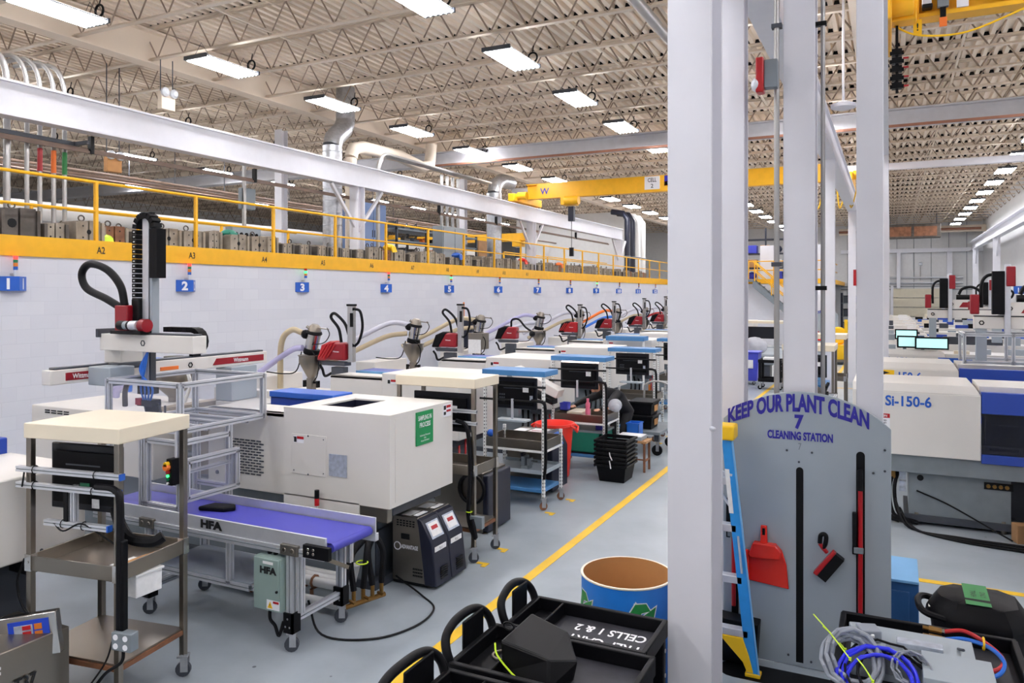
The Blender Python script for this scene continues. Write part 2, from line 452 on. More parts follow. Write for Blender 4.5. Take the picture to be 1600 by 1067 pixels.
# numbered V signs and stack lights
SY = [6.53+2.953*i for i in range(13)]
lit = {0:'r',1:'r',2:'g',3:'r',4:'g',8:'g',12:'g'}
for i, y in enumerate(SY):
    n = str(i+1)
    t = thing('number_sign', 'blue V-shaped sign with white number %s projecting from the white block wall' % n, 'sign', (-11,y,2.75), 'numbered machine signs')
    MB('sign_blue').prism([(-11.0,y-.2),(-10.985,y-.2),(-10.81,y),(-10.985,y+.2),(-11.0,y+.2),(-10.82,y)],'z',2.75,2.95).build('panel', t)
    for s in (-1,1):
        m_ = MB('sign_white')
        rt = Vector((.175,.2,0)) if s < 0 else Vector((-.175,.2,0)); nn = Vector((.2,s*.175,0)).normalized()
        c = Vector((-10.8975,y+s*.1,2.785))+nn*.004
        m_.text(n, onto(c-Vector((0,0,.005)), rt, (0,0,1), .145, .95), .065)
        m_.build('numeral', t)
    t = thing('stack_light', 'signal tower lamp on the wall above blue sign %s%s' % (n, {'r':', glowing red','g':', glowing green'}.get(lit.get(i),'')), 'signal light', (-10.9,y,2.96), 'stack lights above the numbered signs')
    MB('aluminium').cyl((-10.9,y,2.95),(-10.9,y,3.04),.028,10).box(-11,-10.9,y-.02,y+.02,2.96,2.99).build('base', t)
    for q, (cn, off, on) in enumerate((('blue','lens_blue',None),('orange','lens_orange',None),('green','lens_green','lit_green' if lit.get(i)=='g' else None),('red','lens_red','lit_red' if lit.get(i)=='r' else None))):
        MB(on or off).cyl((-10.9,y,3.04+q*.05),(-10.9,y,3.088+q*.05),.03,10).build('lens', t)
# mould blocks on the edge of the mezzanine
def mould(name, body, side, w, d, h, bolt, holes):
    t = thing(name, 'mould', 'mould block', local=True)
    b = MB(body).box(-d/2,d/2,-w/2,-w*.06,0,h*.96).box(-d/2,d/2,w*.0,w/2,.02,h)
    k = b.use('black')
    for yy, zz, r in holes:
        k.cyl((d/2-.01,yy*w,zz*h),(d/2+.003,yy*w,zz*h),r,10); k.cyl((yy*d,-w/2-.003,zz*h),(yy*d,-w/2+.01,zz*h),r,10)
    b.build('block', t, .006)
    MB(side).box(-d/2-.03,d/2+.03,-w/2-.05,-w/2-.0,-0,h*.9).build('clamp_plate', t, .004)
    MB(side).box(-d/2-.03,d/2+.03,w/2,w/2+.05,0,h*.94).build('clamp_plate', t, .004)
    if bolt: MB('mould_dark').tube([(0,.05*math.sin(a),h+.045-.045*math.cos(a)) for a in [i*PI/6 for i in range(13)]],.012,6).build('eyebolt', t)
    return t
H4 = [(-.28,.25,.016),(-.28,.75,.016),(.25,.25,.016),(.25,.75,.016)]
P = [mould('mould_block','mould_steel','mould_steel',.38,.4,.36,1,H4+[(-.02,.5,.04)]), mould('mould_block','mould_dark','mould_dark',.46,.42,.46,1,[(-.25,.5,.07)]),
     mould('mould_block','mould_steel','mould_dark',.28,.34,.28,0,H4), mould('mould_block','mould_rust','mould_steel',.36,.36,.32,1,H4), mould('mould_block','mould_steel','mould_steel',.22,.3,.4,0,[(-.2,.2,.014),(.2,.2,.014),(-.2,.5,.014),(.2,.5,.014),(-.2,.8,.014),(.2,.8,.014)])]
cn = ['grey steel','tall dark','low grey','rusty brown','narrow upright']
seen = {}
rnd = random.Random(3)
y = 5.75; used = set()
pick = [4,0,1,2,0,3,2,0,0,4]
idx = 0
while y < 39:
    k = pick[idx] if idx < len(pick) else rnd.choice([0,0,2,3,4,0,2,1 if y < 14 else 0])
    s = min(range(13), key=lambda i: abs(SY[i]-y)); seen[s] = seen.get(s,0)+1
    lab = '%s mould block on the mezzanine edge over sign %d, %s along' % (cn[k], s+1, ORD[seen[s]-1])
    loc = (-11.45-rnd.random()*.12, y, 3.5)
    if k not in used: used.add(k); o = P[k]; o.location = loc; o['label'] = lab; o['group'] = 'mould blocks on the mezzanine edge'
    else: o = dup(P[k], loc, rnd.uniform(-.08,.08) if 0 else 0, lab, 'mould blocks on the mezzanine edge')
    wid = [.38,.46,.28,.36,.22][k]+.1
    idx += 1
    nk = pick[idx] if idx < len(pick) else rnd.choice([0,0,2,3,4,0,2,1 if y < 14 else 0])
    if idx >= len(pick): pick.append(nk)
    y += wid/2 + ([.38,.46,.28,.36,.22][nk]+.1)/2 + .03 + rnd.random()*(.1 if y < 20 else .25)
# second row, further back
seen2 = {}
y = 8.1
while y < 34:
    k = rnd.choice([0,1,3,0]); s = min(range(13), key=lambda i: abs(SY[i]-y)); seen2[s] = seen2.get(s,0)+1
    dup(P[k], (-12.25, y, 3.5), 0, '%s mould block in the back row over sign %d, %s along' % (cn[k], s+1, ORD[seen2[s]-1]), 'mould blocks in the back row'); y += .62+rnd.random()*.5
# odds and ends among the moulds
if 0:
  for mat, nm, lab, x, y, sx, sy, sz in (('red','cart_box','red steel box between the mould blocks over sign 1','-',7.05,.3,.32,.34),('teal','plastic_bag','teal bag lying over a mould block above sign 3','-',11.0,.3,.34,.3)):
    pass
for mat, lab, y, z in (('teal','teal cloth draped over a mould block above sign 3',10.9,3.87),('lime','lime green tag on the mould blocks above sign 1',8.25,3.6),('sign_blue','blue cloth among the mould blocks above sign 6',19.6,3.85),('yellow_bright','yellow strap over the mould blocks above sign 5',16.2,3.9),('dustpan_red','red clamp on the mould blocks above sign 7',24.1,3.88),('orange','orange rag among the mould blocks above sign 8',27.4,3.85)):
    o_ = thing('cleaning_rag', lab, 'cloth', (-11.5,y,z)); MB(mat).ball((-11.47,y,z),(.16,.15,.09),8,6).build('cloth', o_); MB(mat).hexa([(-11.3,y-.1,z-.14),(-11.27,y-.1,z-.14),(-11.27,y+.08,z-.12),(-11.3,y+.08,z-.12),(-11.36,y-.1,z+.02),(-11.32,y-.1,z+.02),(-11.32,y+.08,z+.02),(-11.36,y+.08,z+.02)]).build('fold', o_)
t = thing('tool_box','red steel box standing behind the mould blocks over sign 1','box',(-11.95,7.1,3.5))
mx('body','red',-12.4,-12.1,6.9,7.3,3.5,3.86,t,.01); mx('lid','red',-12.41,-12.09,6.89,7.31,3.86,3.9,t,.008)
t = thing('cable_reel','coil of blue white hose lying on the mezzanine above sign 1','hose',(-11.9,6.75,3.5))
for q in range(3): MB(['hose_blue','pvc','hose_red'][q]).tube([(-11.9+.02*q,6.55+.13*math.cos(a),4.0+.13*math.sin(a)-.02*q) for a in [i*PI/8 for i in range(16)]],.016,6,closed=True).build('coil', t)
mx('stand','dark_grey',-11.93,-11.87,6.5,6.6,3.5,3.9,t)
# vertical conduits at the near end with colour bands
for i, yy in enumerate((7.0,7.3,7.5,7.72,7.9)):
    cc = [None,None,'red','orange','green'][i]
    t = thing('conduit_pipe', 'vertical grey conduit rising from the mezzanine through the pipe strut%s' % ([', thickest of the row',', second of the bare two',', banded red',', banded orange',', banded green'][i]), 'pipe', (-11.9,yy,3.5), 'vertical conduits at the near end')
    r = .05 if i < 1 else .035
    pts = [(-11.9,yy,3.5),(-11.9,yy,5.9)]+[(-11.9-.55*(1-math.cos(a)),yy,5.9+.55*math.sin(a)) for a in [PI/12*k for k in range(1,7)]]
    pts += [(-12.45-.5*math.sin(a), yy, 6.45-.0*a) for a in (.5,1.2)]
    MB('conduit').tube(pts, r, 10).build('tube', t)
    if cc: MB(cc).cyl((-11.9,yy,4.62),(-11.9,yy,4.98),r+.004,10).build('band', t)
t = thing('strut_rail','black steel strut carrying the vertical conduits under the white runway','strut',(-11.85,7.4,5.12))
mx('channel','dark_grey',-11.845,-11.80,5.5,8.1,5.1,5.16,t); mx('bracket','dark_grey',-12.2,-11.5,8.0,8.05,5.1,5.16,t)
t = thing('conductor_rail','brown conductor rail hung below the long white runway beam','rail',(-11.72,10,5.1))
MB('pipe_brown').box(-11.74,-11.7,-3,34,5.0,5.04).box(-11.78,-11.74,-3,34,5.04,5.08).build('bar', t)
for i in range(9): mx('hanger','black',-11.76,-11.68,1+i*3.6,1.06+i*3.6,5.0,5.28,t)
t = thing('insulated_pipe','long white insulated pipe running level across the mezzanine behind the railings','pipe',(-16,10,4.5))
MB('pvc').cyl((-16,-3,4.45),(-16,30,4.45),.2,14).build('pipe', t); 
for i in range(6): mx('stand','grey_steel',-16.05,-15.95,2+i*5,2.1+i*5,3.5,4.3,t)
for i in range(3):
    t = thing('service_pipe', 'long dark brown service pipe under the mezzanine roof, %s from the white runway' % ORD[i], 'pipe', (-17-2*i,20,5.6+.2*i))
    MB('pipe_brown').cyl((-17-2*i,-3,5.6+.25*i),(-17-2*i,42,5.6+.25*i),.04,8).build('pipe', t)
    for q in range(6): MB('dark_grey').cyl((-17-2*i,2+q*7,5.6+.25*i),(-17-2*i,2+q*7,7.3),.012,6).build('hanger', t)
# emergency lights
for (x,y,z,lab) in ((-14.0,10.3,5.35,'tan emergency light box with two round lamps below the white runway beam'),(-12.7,10.5,6.5,'tan emergency light box hung on rods above the white runway beam')):
    t = thing('emergency_light', lab, 'light', (x,y,z-.2))
    mx('body','cardboard' if z < 6 else 'ceiling_paint',x-.06,x+.06,y-.16,y+.16,z-.2,z+.15,t,.01)
    for s in (-1,1): MB('reflector').lathe([(.09,0),(.09,.05),(.05,.09)],(x+.06,y+s*.1,z+.13),12,Matrix.Rotation(PI/2,3,'Y')).build('lamp', t)
    for s in (-1,1): MB('dark_grey').cyl((x,y+s*.14,z+.15),(x,y+s*.14,7.3),.01,6).build('rod', t)
# ducts
t = thing('spiral_duct','silver spiral duct rising from the mezzanine with a double bend below the roof','duct',(-12.3,15.0,3.5))
MB('galvanized').cyl((-12.3,15.0,3.5),(-12.3,15.0,6.35),.235,20).build('riser', t)
MB('galvanized').tube([(-12.3,15.0,6.35),(-12.3,15.06,6.55),(-12.3,15.42,6.85),(-12.3,15.5,7.05)],.24,18).build('elbow', t)
MB('galvanized').cyl((-12.3,15.5,7.05),(-12.3,15.5,7.9),.235,20).build('upper_pipe', t)
bb = MB('aluminium')
for i in range(9): bb.lathe([(.238,-.008),(.245,0),(.238,.008)],(-12.3,15.0,3.8+i*.3),20)
bb.build('seams', t)
t = thing('vent_duct','tan painted duct standing beside the silver duct and bending level below the roof','duct',(-12.4,15.85,3.5))
MB('ceiling_paint').cyl((-12.4,15.85,3.5),(-12.4,15.85,6.2),.15,14).build('riser', t)
MB('ceiling_paint').tube([(-12.4,15.85,6.2),(-12.4,15.95,6.45),(-12.4,16.3,6.55),(-12.4,18.0,6.6),(-12.4,19.2,6.45),(-12.4,19.6,6.6),(-12.4,19.7,7.2)],.17,14).build('run', t)
for i in range(3):
    t = thing('conduit_pipe','grey conduit rising past the runway and bending along the roof, %s of the bent three' % ORD[i],'pipe',(-12.0,16.4+.14*i,3.5),'bent conduits by the silver duct')
    yy = 16.3+.16*i; xc_ = -11.9-.1*i
    MB('conduit').tube([(xc_,yy,3.5),(xc_,yy,5.9)]+[(xc_,yy+.5*(1-math.cos(a)),5.9+.5*math.sin(a)) for a in [PI/10*k for k in range(1,6)]]+[(xc_,19.6,6.4),(xc_,22.6,6.4)],.04,8).build('tube', t)
t = thing('spiral_duct','silver duct with a twin elbow behind the yellow crane end','duct',(-12.3,25.6,3.5))
MB('galvanized').cyl((-12.3,23.6,3.5),(-12.3,23.6,6.2),.26,16).tube([(-12.3,23.6,6.2),(-12.3,23.7,6.5),(-12.3,24.1,6.7),(-12.3,24.9,6.72)],.24,14).build('riser', t)
# tall blue locker and cabinets on the mezzanine
t = thing('storage_cabinet','tall slate blue two-door storage cabinet on the mezzanine beside the silver duct','cabinet',(-13.3,17.6,3.5))
mx('body','locker_blue',-13.6,-13.02,17.0,18.25,3.5,5.28,t,.01)
for s in (0,1):
    d = mx('door','locker_blue',-13.02,-13.0,17.02+.61*s,17.6+.61*s,3.56,5.24,t,.004); mx('handle','dark_grey',-13.0,-12.98,17.56+.1*s,17.58+.1*s,4.3,4.5,d)
t = thing('electrical_panel','light grey electrical panel cabinet with conduits on the mezzanine edge past sign 5','electrical cabinet',(-12.0,20.4,3.5))
mx('body','panel_grey',-12.3,-11.95,19.6,21.0,3.5,4.75,t,.01)
for s in (0,1): mx('door','panel_grey',-11.95,-11.93,19.64+.68*s,20.28+.68*s,3.58,4.7,t,.004)
for q in range(4): MB('conduit').cyl((-12.1,19.8+.32*q,4.75),(-12.1,19.8+.32*q,6.3),.05,8).build('conduit', t)
t = thing('pallet_rack','dark grey shelving rack of black parts on the mezzanine past the blue cabinet','rack',(-13.2,20,3.5))
for yy in (18.6,20.2,21.8,23.4):
    for xx in (-13.6,-12.9): mx('upright','dark_grey',xx-.03,xx+.03,yy-.03,yy+.03,3.5,4.7,t)
for zz in (3.9,4.3,4.65): mx('shelf','grey_steel',-13.63,-12.87,18.57,23.43,zz-.05,zz,t)
g = random.Random(5)
for zz in (3.9,4.3,4.65):
    for q in range(9):
        yy = 18.8+q*.5
        mat = g.choice(['black','dark_grey','dark_grey','orange','yellow_paint','mould_dark'])
        if zz > 4.6 and q in (3,): continue
        tt = thing('tooling_block', '%s tool on the %s shelf of the dark rack, %s from the blue cabinet' % ({'black':'black','dark_grey':'dark grey','orange':'orange','yellow_paint':'yellow','mould_dark':'brown'}[mat], {3.9:'bottom',4.3:'middle',4.65:'top'}[zz], ORD[q]), 'tool', (-13.2,yy,zz), 'tools on the mezzanine rack')
        h = .12+g.random()*.1; z_ = zz+.004
        b = MB(mat).box(-13.4,-13.0,yy-.15,yy+.15,z_,z_+h*.5).box(-13.3,-13.1,yy-.05,yy+.08,z_+h*.5,z_+h).tube([(-13.1,yy-.12,z_+h*.4),(-13.0,yy,z_+h*1.2),(-13.1,yy+.12,z_+h*.4)],.018,6)
        b.build('body', tt)
t = thing('control_box','white junction box with black sockets behind the railing over sign 3','box',(-12.2,11.9,3.5))
mx('body','panel_grey',-12.3,-12.1,11.6,12.4,3.85,4.1,t,.01); mx('pole','conduit',-12.24,-12.18,12.0,12.06,3.5,6.0,t)
for q in range(5): MB('black').cyl((-12.1,11.7+q*.14,3.95),(-12.08,11.7+q*.14,3.95),.04,10).build('socket', t)
mx('breaker','grey_steel',-12.35,-12.2,12.0,12.35,4.5,4.95,t,.01)
t = thing('plywood_sheet','brown wooden panel leaning by a white runway column past sign 6','board',(-12.3,23.2,3.5))
mx('board','wood',-12.3,-12.26,22.4,23.0,3.5,4.5,t); mx('cleat','wood',-12.26,-12.23,22.45,22.95,3.9,3.98,t)
# dark hose bundle pipes at the far end of the mezzanine
for i in range(4):
    t = thing('riser_pipe', '%s riser pipe beyond the end of the white runway beam, %s along' % (['dark blue','dark blue','white','white'][i], ORD[i]), 'pipe', (-11.6,36.4+i*.9,3.5), 'riser pipes past the runway end')
    MB('navy' if i < 2 else 'pvc').tube([(-11.6,36.4+i*.9,3.5),(-11.6,36.4+i*.9,6.4),(-11.8,36.4+i*.9,6.7),(-12.4,36.4+i*.9,6.8)],.14,10).build('pipe', t)
    MB('grey_steel').cyl((-11.6,36.4+i*.9,4.5),(-11.6,36.4+i*.9,4.6),.18,10).build('flange', t)
# ================================================================ HIGH BAY LIGHTS
lt = thing('ceiling_light','x','ceiling light',local=True)
hb = MB('lamp_white').box(-.238,.238,-.63,.63,.072,.085).use('tube_gap_dark').box(-.236,.236,-.61,.61,.066,.072)
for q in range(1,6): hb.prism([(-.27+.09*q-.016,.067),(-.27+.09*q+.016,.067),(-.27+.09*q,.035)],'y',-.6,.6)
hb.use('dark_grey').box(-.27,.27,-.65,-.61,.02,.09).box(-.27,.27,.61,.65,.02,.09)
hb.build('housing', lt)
for q in range(6): MB('tube_light').cyl((-.225+.09*q,-.6,.032),(-.225+.09*q,.6,.032),.026,6).build('tube', lt)
for s in (-1,1): MB('dark_grey').tube([(-.2,s*.5,.085),(0,s*.5,.34),(.2,s*.5,.085)],.005,4,cap=False).build('hanger', lt)
cr = MB('black').tube([(.15+.09*math.cos(a),.55,.2+.09*math.sin(a)) for a in [i*PI/8 for i in range(16)]],.018,6,closed=True).tube([(.15,.55,.29),(.16,.57,.42)],.01,5)
cr.build('coiled_cord', lt)
first = True
ROWS = [(-11.05,'over the white numbered wall',[7.24+3.13*k for k in range(-5,15)]),(-6.05,'down the middle of the machine hall',[9.2+3.1*k for k in range(-6,15)]),
        (-1.62,'beside the line of white columns',[7.0+3.1*k for k in range(-5,15)]),(3.5,'over the blue machines by the far side wall',[2.8+3.1*k for k in range(-3,17)]),
        (-16.0,'over the mezzanine behind the runway',[7.0+3.1*k for k in range(-3,14)]),(-20.8,'over the deep part of the mezzanine',[6.7+3.1*k for k in range(-1,13)]),(-26,'far back over the mezzanine',[8+6.2*k for k in range(0,6)])]
for x, nm, ys in ROWS:
    for k, yy in enumerate(ys):
        lab = 'fluorescent ceiling light %s, %s of its row' % (nm, ORD[k])
        if first: lt.location = (x,yy,6.86); lt['label'] = lab; lt['group'] = 'high bay lights'; first = False
        else: dup(lt, (x,yy,6.86), 0, lab, 'high bay lights')
# ================================================================ CRANES
def flag(mb, o, rt, up, w, h):
    o = Vector(o); rt = Vector(rt); up = Vector(up)
    def q(mat, a, b, c, d): mb.use(mat).quad(o+rt*a*w+up*c*h, o+rt*b*w+up*c*h, o+rt*b*w+up*d*h, o+rt*a*w+up*d*h)
    for i in range(7): q('red' if i % 2 == 0 else 'sign_white', .4 if i > 2 else 0, 1, i/7, (i+1)/7)
    for i in range(3): q('red' if i % 2 == 0 else 'sign_white', 0, .4, i/7, (i+1)/7)
    q('letter_blue', 0, .4, 3/7, 1)
t = thing('overhead_crane','yellow overhead crane spanning the machine hall with a CELL 2 plate on its bridge','crane',(-6,24.4,5.8))
br = MB('yellow_paint').box(-11.4,-1.2,24.3,24.55,6.02,6.06).box(-11.4,-1.2,24.3,24.55,6.5,6.54).box(-11.4,-1.2,24.41,24.44,6.06,6.5)
br.box(-11.0,-1.4,24.3,24.41,6.06,6.5); br.build('bridge', t)
for xx in (-11.5,-1.05):
    b = MB('yellow_paint').box(xx-.12,xx+.12,23.3,25.6,5.86,6.12); b.build('end_truck', t, .02)
    MB('yellow_paint').cyl((xx+.12,23.6,6.05),(xx+.45,23.6,6.05),.13,12).build('motor', t)
pl = MB('sign_white').box(-7.15,-6.65,24.28,24.3,6.1,6.52).use('letter_black').text('CELL', onto((-6.9,24.277,6.34),(1,0,0),(0,0,1),.13,.75),.02).text('2', onto((-6.9,24.277,6.15),(1,0,0),(0,0,1),.13),.02); pl.build('cell_plate', t)
fl = MB('sign_white'); flag(fl,(-6.5,24.295,6.2),(1,0,0),(0,0,1),.7,.32); fl.build('flag_decal', t)
MB('letter_blue').text('W', onto((-10.7,24.295,6.16),(1,0,0),(0,0,1),.22),.03).build('lettering', t)
MB('yellow_paint').box(-10.05,-9.6,24.15,24.7,5.75,6.0).cyl((-9.9,24.2,5.88),(-9.4,24.2,5.88),.15,12).build('hoist', t)
MB('navy').box(-9.85,-9.65,24.35,24.5,5.2,5.7).build('chain_bag', t)
MB('black').cyl((-9.75,24.42,4.3),(-9.75,24.42,5.3),.012,6).box(-9.82,-9.68,24.38,24.46,4.0,4.3).build('pendant', t)
fs = MB('yellow_bright')
for q in range(6): fs.tube(spline([(-2.6+.3*q,24.2,6.0),(-2.5+.3*q,24.2,5.2),(-2.3+.3*q,24.2,6.0)],6),.02,5)
fs.build('festoon_cable', t)
t = thing('overhead_crane','yellow crane bridge low over the back of the mezzanine','crane',(-18,30,5))
MB('yellow_paint').box(-24,-14.4,31.0,31.3,5.1,5.45).build('bridge', t); MB('yellow_paint').box(-15.2,-14.8,30.9,31.4,4.85,5.15).build('hoist', t); MB('navy').box(-15.1,-14.9,31,31.2,4.35,4.8).build('chain_bag', t)
MB('grey_steel').box(-24,-23.8,31,31.3,3.5,5.1).build('post', t); MB('grey_steel').box(-14.6,-14.4,31,31.3,3.5,5.1).build('post', t)
t = thing('overhead_crane','yellow overhead crane with a flag decal above the blue moulding machines','crane',(1,10.5,5.8))
b = MB('yellow_paint').box(.0,4.6,10.45,10.5,6.05,6.6).box(.0,4.6,10.36,10.62,6.0,6.05).box(.0,4.6,10.36,10.62,6.6,6.64); b.build('bridge', t)
MB('yellow_paint').box(-.22,.02,9.7,11.3,5.83,6.12).box(-.2,.28,10.05,10.3,5.9,6.08).cyl((-.05,10.0,6.05),(.25,10.0,6.05),.12,14).build('end_truck', t, .015)
MB('yellow_paint').box(.24,.31,10.32,10.45,5.95,6.7).build('bracket', t)
MB('yellow_paint').box(4.45,4.7,9.7,11.3,5.97,6.2).build('end_truck', t, .015)
MB('aluminium').box(.34,.44,10.26,10.36,6.1,6.5).use('black').box(.34,.45,10.25,10.37,6.07,6.12).build('drive_box', t, .01)
MB('grey_steel').box(.5,.62,10.28,10.36,6.07,6.25).build('junction_box', t, .01)
MB('sign_white').box(.70,.82,10.33,10.36,6.05,6.5).use('orange').box(.73,.79,10.327,10.331,6.3,6.38).build('warning_label', t)
MB('letter_blue').text('W', onto((.95,10.35,6.12),(1,0,0),(0,0,1),.16,.85), .05).build('lettering', t)
fl = MB('sign_white'); flag(fl,(1.06,10.352,6.1),(1,0,0),(0,0,1),.42,.22); fl.build('flag_decal', t)
MB('yellow_bright').box(.25,.34,10.3,10.31,5.78,5.96).use('letter_black').text('!', onto((.295,10.298,5.83),(1,0,0),(0,0,1),.09),.02).build('tag', t)
MB('orange').box(.52,.6,10.3,10.31,5.84,5.95).use('black').box(.53,.59,10.3,10.36,5.95,6.07).build('tag', t)
MB('yellow_bright').tube(spline([(.02,10.25,5.92),(.3,10.25,5.76),(.75,10.25,5.72),(1.2,10.25,5.85),(1.7,10.25,6.05)],8),.012,6).build('festoon_cable', t)
fc = MB('black')
for q in range(5): fc.box(.02,.13,10.2,10.3,5.15+q*.1,5.22+q*.1).cyl((.0,10.25,5.18+q*.1),(.15,10.25,5.18+q*.1),.025,8)
fc.box(.06,.09,10.23,10.27,5.1,5.95).use('hose_red')
for q in range(4): fc.box(.14,.2,10.24,10.26,5.17+q*.11,5.19+q*.11)
fc.build('collector', t)
t = thing('service_pipe','thick grey pipe running under the roof joists above the aisle','pipe',(-3.4,12,7.05))
MB('conduit').cyl((-3.4,3,7.08),(-3.4,20.1,7.08),.09,12).build('pipe', t)
# ================================================================ MOULDING MACHINES ALONG THE NUMBERED WALL
def caster(name, x, y, parent, r=.05, mat='black_rubber', top=.13, a=0.0):
    m = MB('galvanized').bx((x,y,top),(.07,.07,.012),a)
    c, s_ = math.cos(a), math.sin(a)
    for k in (-1,1): m.bx((x-s_*k*.022+c*.01,y+c*k*.022+s_*.01,(top+r)/2),(.05,.006,top-r+.03),a)
    m.use(mat).cyl((x-s_*.016,y+c*.016,r),(x+s_*.016,y-c*.016,r),r,14)
    m.use('galvanized').cyl((x-s_*.026,y+c*.026,r),(x+s_*.026,y-c*.026,r),r*.2,8)
    return m.build(name, parent)
# ---- machine 1: the large cream one
t = thing('moulding_machine','large cream injection moulding machine with the green SAMPLING IN PROCESS notice','machine',(-6,6.1,0))
b = MB('grey_steel').box(-8.6,-4.3,5.75,6.45,.05,.8).use('dark_grey').box(-8.6,-4.2,5.72,6.48,.0,.08).box(-4.3,-3.98,5.68,6.5,.72,.82).box(-4.9,-4.28,5.85,6.4,.08,.5)
b.use('stainless').box(-4.25,-3.95,5.555,5.63,.69,.82); b.build('base', t, .006)
c = MB('cream')
# clamp cover with a rectangular opening in its top
c.box(-5.13,-3.92,5.55,5.8,.82,1.64).box(-5.13,-4.25,5.55,5.6,.68,.83).box(-5.13,-3.92,6.33,6.62,.82,1.64).box(-4.52,-3.92,5.8,6.33,.82,1.64).box(-5.13,-4.9,5.8,6.33,.82,1.64).box(-4.9,-4.52,5.8,6.33,.82,1.2)
cc = c.build('clamp_cover', t)
MB('navy').box(-4.899,-4.521,5.801,6.329,1.2,1.21).box(-4.9,-4.894,5.8,6.33,1.2,1.625).box(-4.526,-4.52,5.8,6.33,1.2,1.625).box(-4.9,-4.52,6.324,6.33,1.2,1.625).box(-4.9,-4.52,5.8,5.806,1.2,1.625).build('opening', cc)  # added navy lining: shade inside the opening painted onto its walls and floor
MB('cream').box(-3.922,-3.917,5.63,6.55,.86,1.6).build('end_panel', t)
h = MB('cream').box(-5.03,-4.62,5.543,5.552,1.03,1.4).use('dark_grey')
for hx in (-5.0,-4.65): 
    for hz in (1.06,1.37): h.cyl((hx,5.54,hz),(hx,5.545,hz),.006,8)
h.cyl((-4.83,5.54,1.39),(-4.83,5.545,1.39),.009,8).cyl((-4.83,5.54,1.035),(-4.83,5.545,1.035),.009,8)
h.build('hatch_panel', t, .002)
MB('label_silver').box(-4.585,-4.385,5.54,5.548,1.05,1.25).build('rating_plate', t)
lb = MB('sign_white').box(-5.0,-4.88,5.54,5.548,1.32,1.38).use('red').box(-4.96,-4.88,5.538,5.541,1.355,1.38).use('letter_black').box(-4.995,-4.965,5.538,5.541,1.325,1.375); lb.build('warning_label', t)
lb = MB('sign_white').box(-3.916,-3.912,6.43,6.58,1.5,1.62).use('red').box(-3.9125,-3.91,6.49,6.57,1.585,1.61).box(-3.9125,-3.91,6.49,6.57,1.545,1.565).use('letter_black').box(-3.9125,-3.91,6.44,6.48,1.57,1.61).box(-3.9125,-3.91,6.44,6.48,1.52,1.55); lb.build('warning_label', t)
nt_ = MB('green_sign').box(-3.916,-3.908,5.95,6.24,1.3,1.61).use('letter_white')
nt_.text('SAMPLING IN', onto((-3.906,6.095,1.53),(0,1,0),(0,0,1),.045,.62),.03).text('PROCESS', onto((-3.906,6.095,1.465),(0,1,0),(0,0,1),.045,.75),.03)
nt_.text('Authorized Personnel', onto((-3.906,6.095,1.38),(0,1,0),(0,0,1),.017,.85),.01).text('Only', onto((-3.906,6.095,1.355),(0,1,0),(0,0,1),.017,.85),.01).text('Access Permitted', onto((-3.906,6.095,1.33),(0,1,0),(0,0,1),.017,.85),.01)
nt_.build('notice', t)
# vented middle cover
s = MB('cream').box(-6.15,-5.135,5.58,5.66,.8,1.57).box(-6.15,-5.135,5.58,6.0,1.53,1.57)
s.build('side_cover', t, .006)
v = MB('dark_grey')
for r_ in range(13):
    for q in range(6):
        x0 = -5.86+q*.072+(.036 if r_ % 2 else 0)
        v.box(x0,x0+.055,5.574,5.582,.95+r_*.027,.963+r_*.027)
v.build('vent_slots', t)
MB('dark_grey').cyl((-6.02,5.57,.93),(-6.02,5.585,.93),.02,12).build('lock', t)
MB('sign_blue').box(-6.0,-5.14,6.27,6.6,1.60,1.66).use('machine_blue').box(-6.0,-5.14,6.29,6.31,1.2,1.6).box(-6.0,-5.14,6.55,6.6,1.2,1.6).use('navy').box(-6.0,-5.14,6.05,6.29,1.2,1.25).build('safety_gate', t, .006)
mo = MB('mould_steel').box(-6.45,-6.2,5.7,6.5,.85,1.5).box(-7.0,-6.85,5.7,6.5,.85,1.5).use('grey_steel').box(-8.6,-4.9,5.95,6.25,.75,.9)
for yy in (5.8,6.4):
    for zz in (1.0,1.4): mo.cyl((-7.2,yy,zz),(-5.1,yy,zz),.045,10)
mo.build('platen', t)
ic = MB('cream').box(-8.75,-6.75,5.42,6.6,.8,1.45).build('injection_cover', t, .01)
sl = MB('black')
for r_ in range(2):
    for q in range(4): sl.box(-8.5+.11*q,-8.42+.11*q,5.412,5.421,1.40-r_*.025,1.412-r_*.025)
sl.build('slots', ic)
MB('cream').box(-7.2,-6.2,6.62,6.75,.8,1.6).box(-6.72,-6.05,6.2,6.62,1.46,1.52).build('rear_cover', t, .006)
tl = MB('black').cyl((-4.69,5.5,.84),(-4.69,5.5,.915),.022,12); tl.build('beacon_cap', t)
MB('lens_red').cyl((-4.69,5.5,.775),(-4.69,5.5,.84),.022,12).build('beacon_lens', t)
MB('aluminium').cyl((-4.69,5.5,.69),(-4.69,5.5,.775),.01,8).box(-4.7,-4.68,5.5,5.55,.69,.71).build('beacon_stem', t)
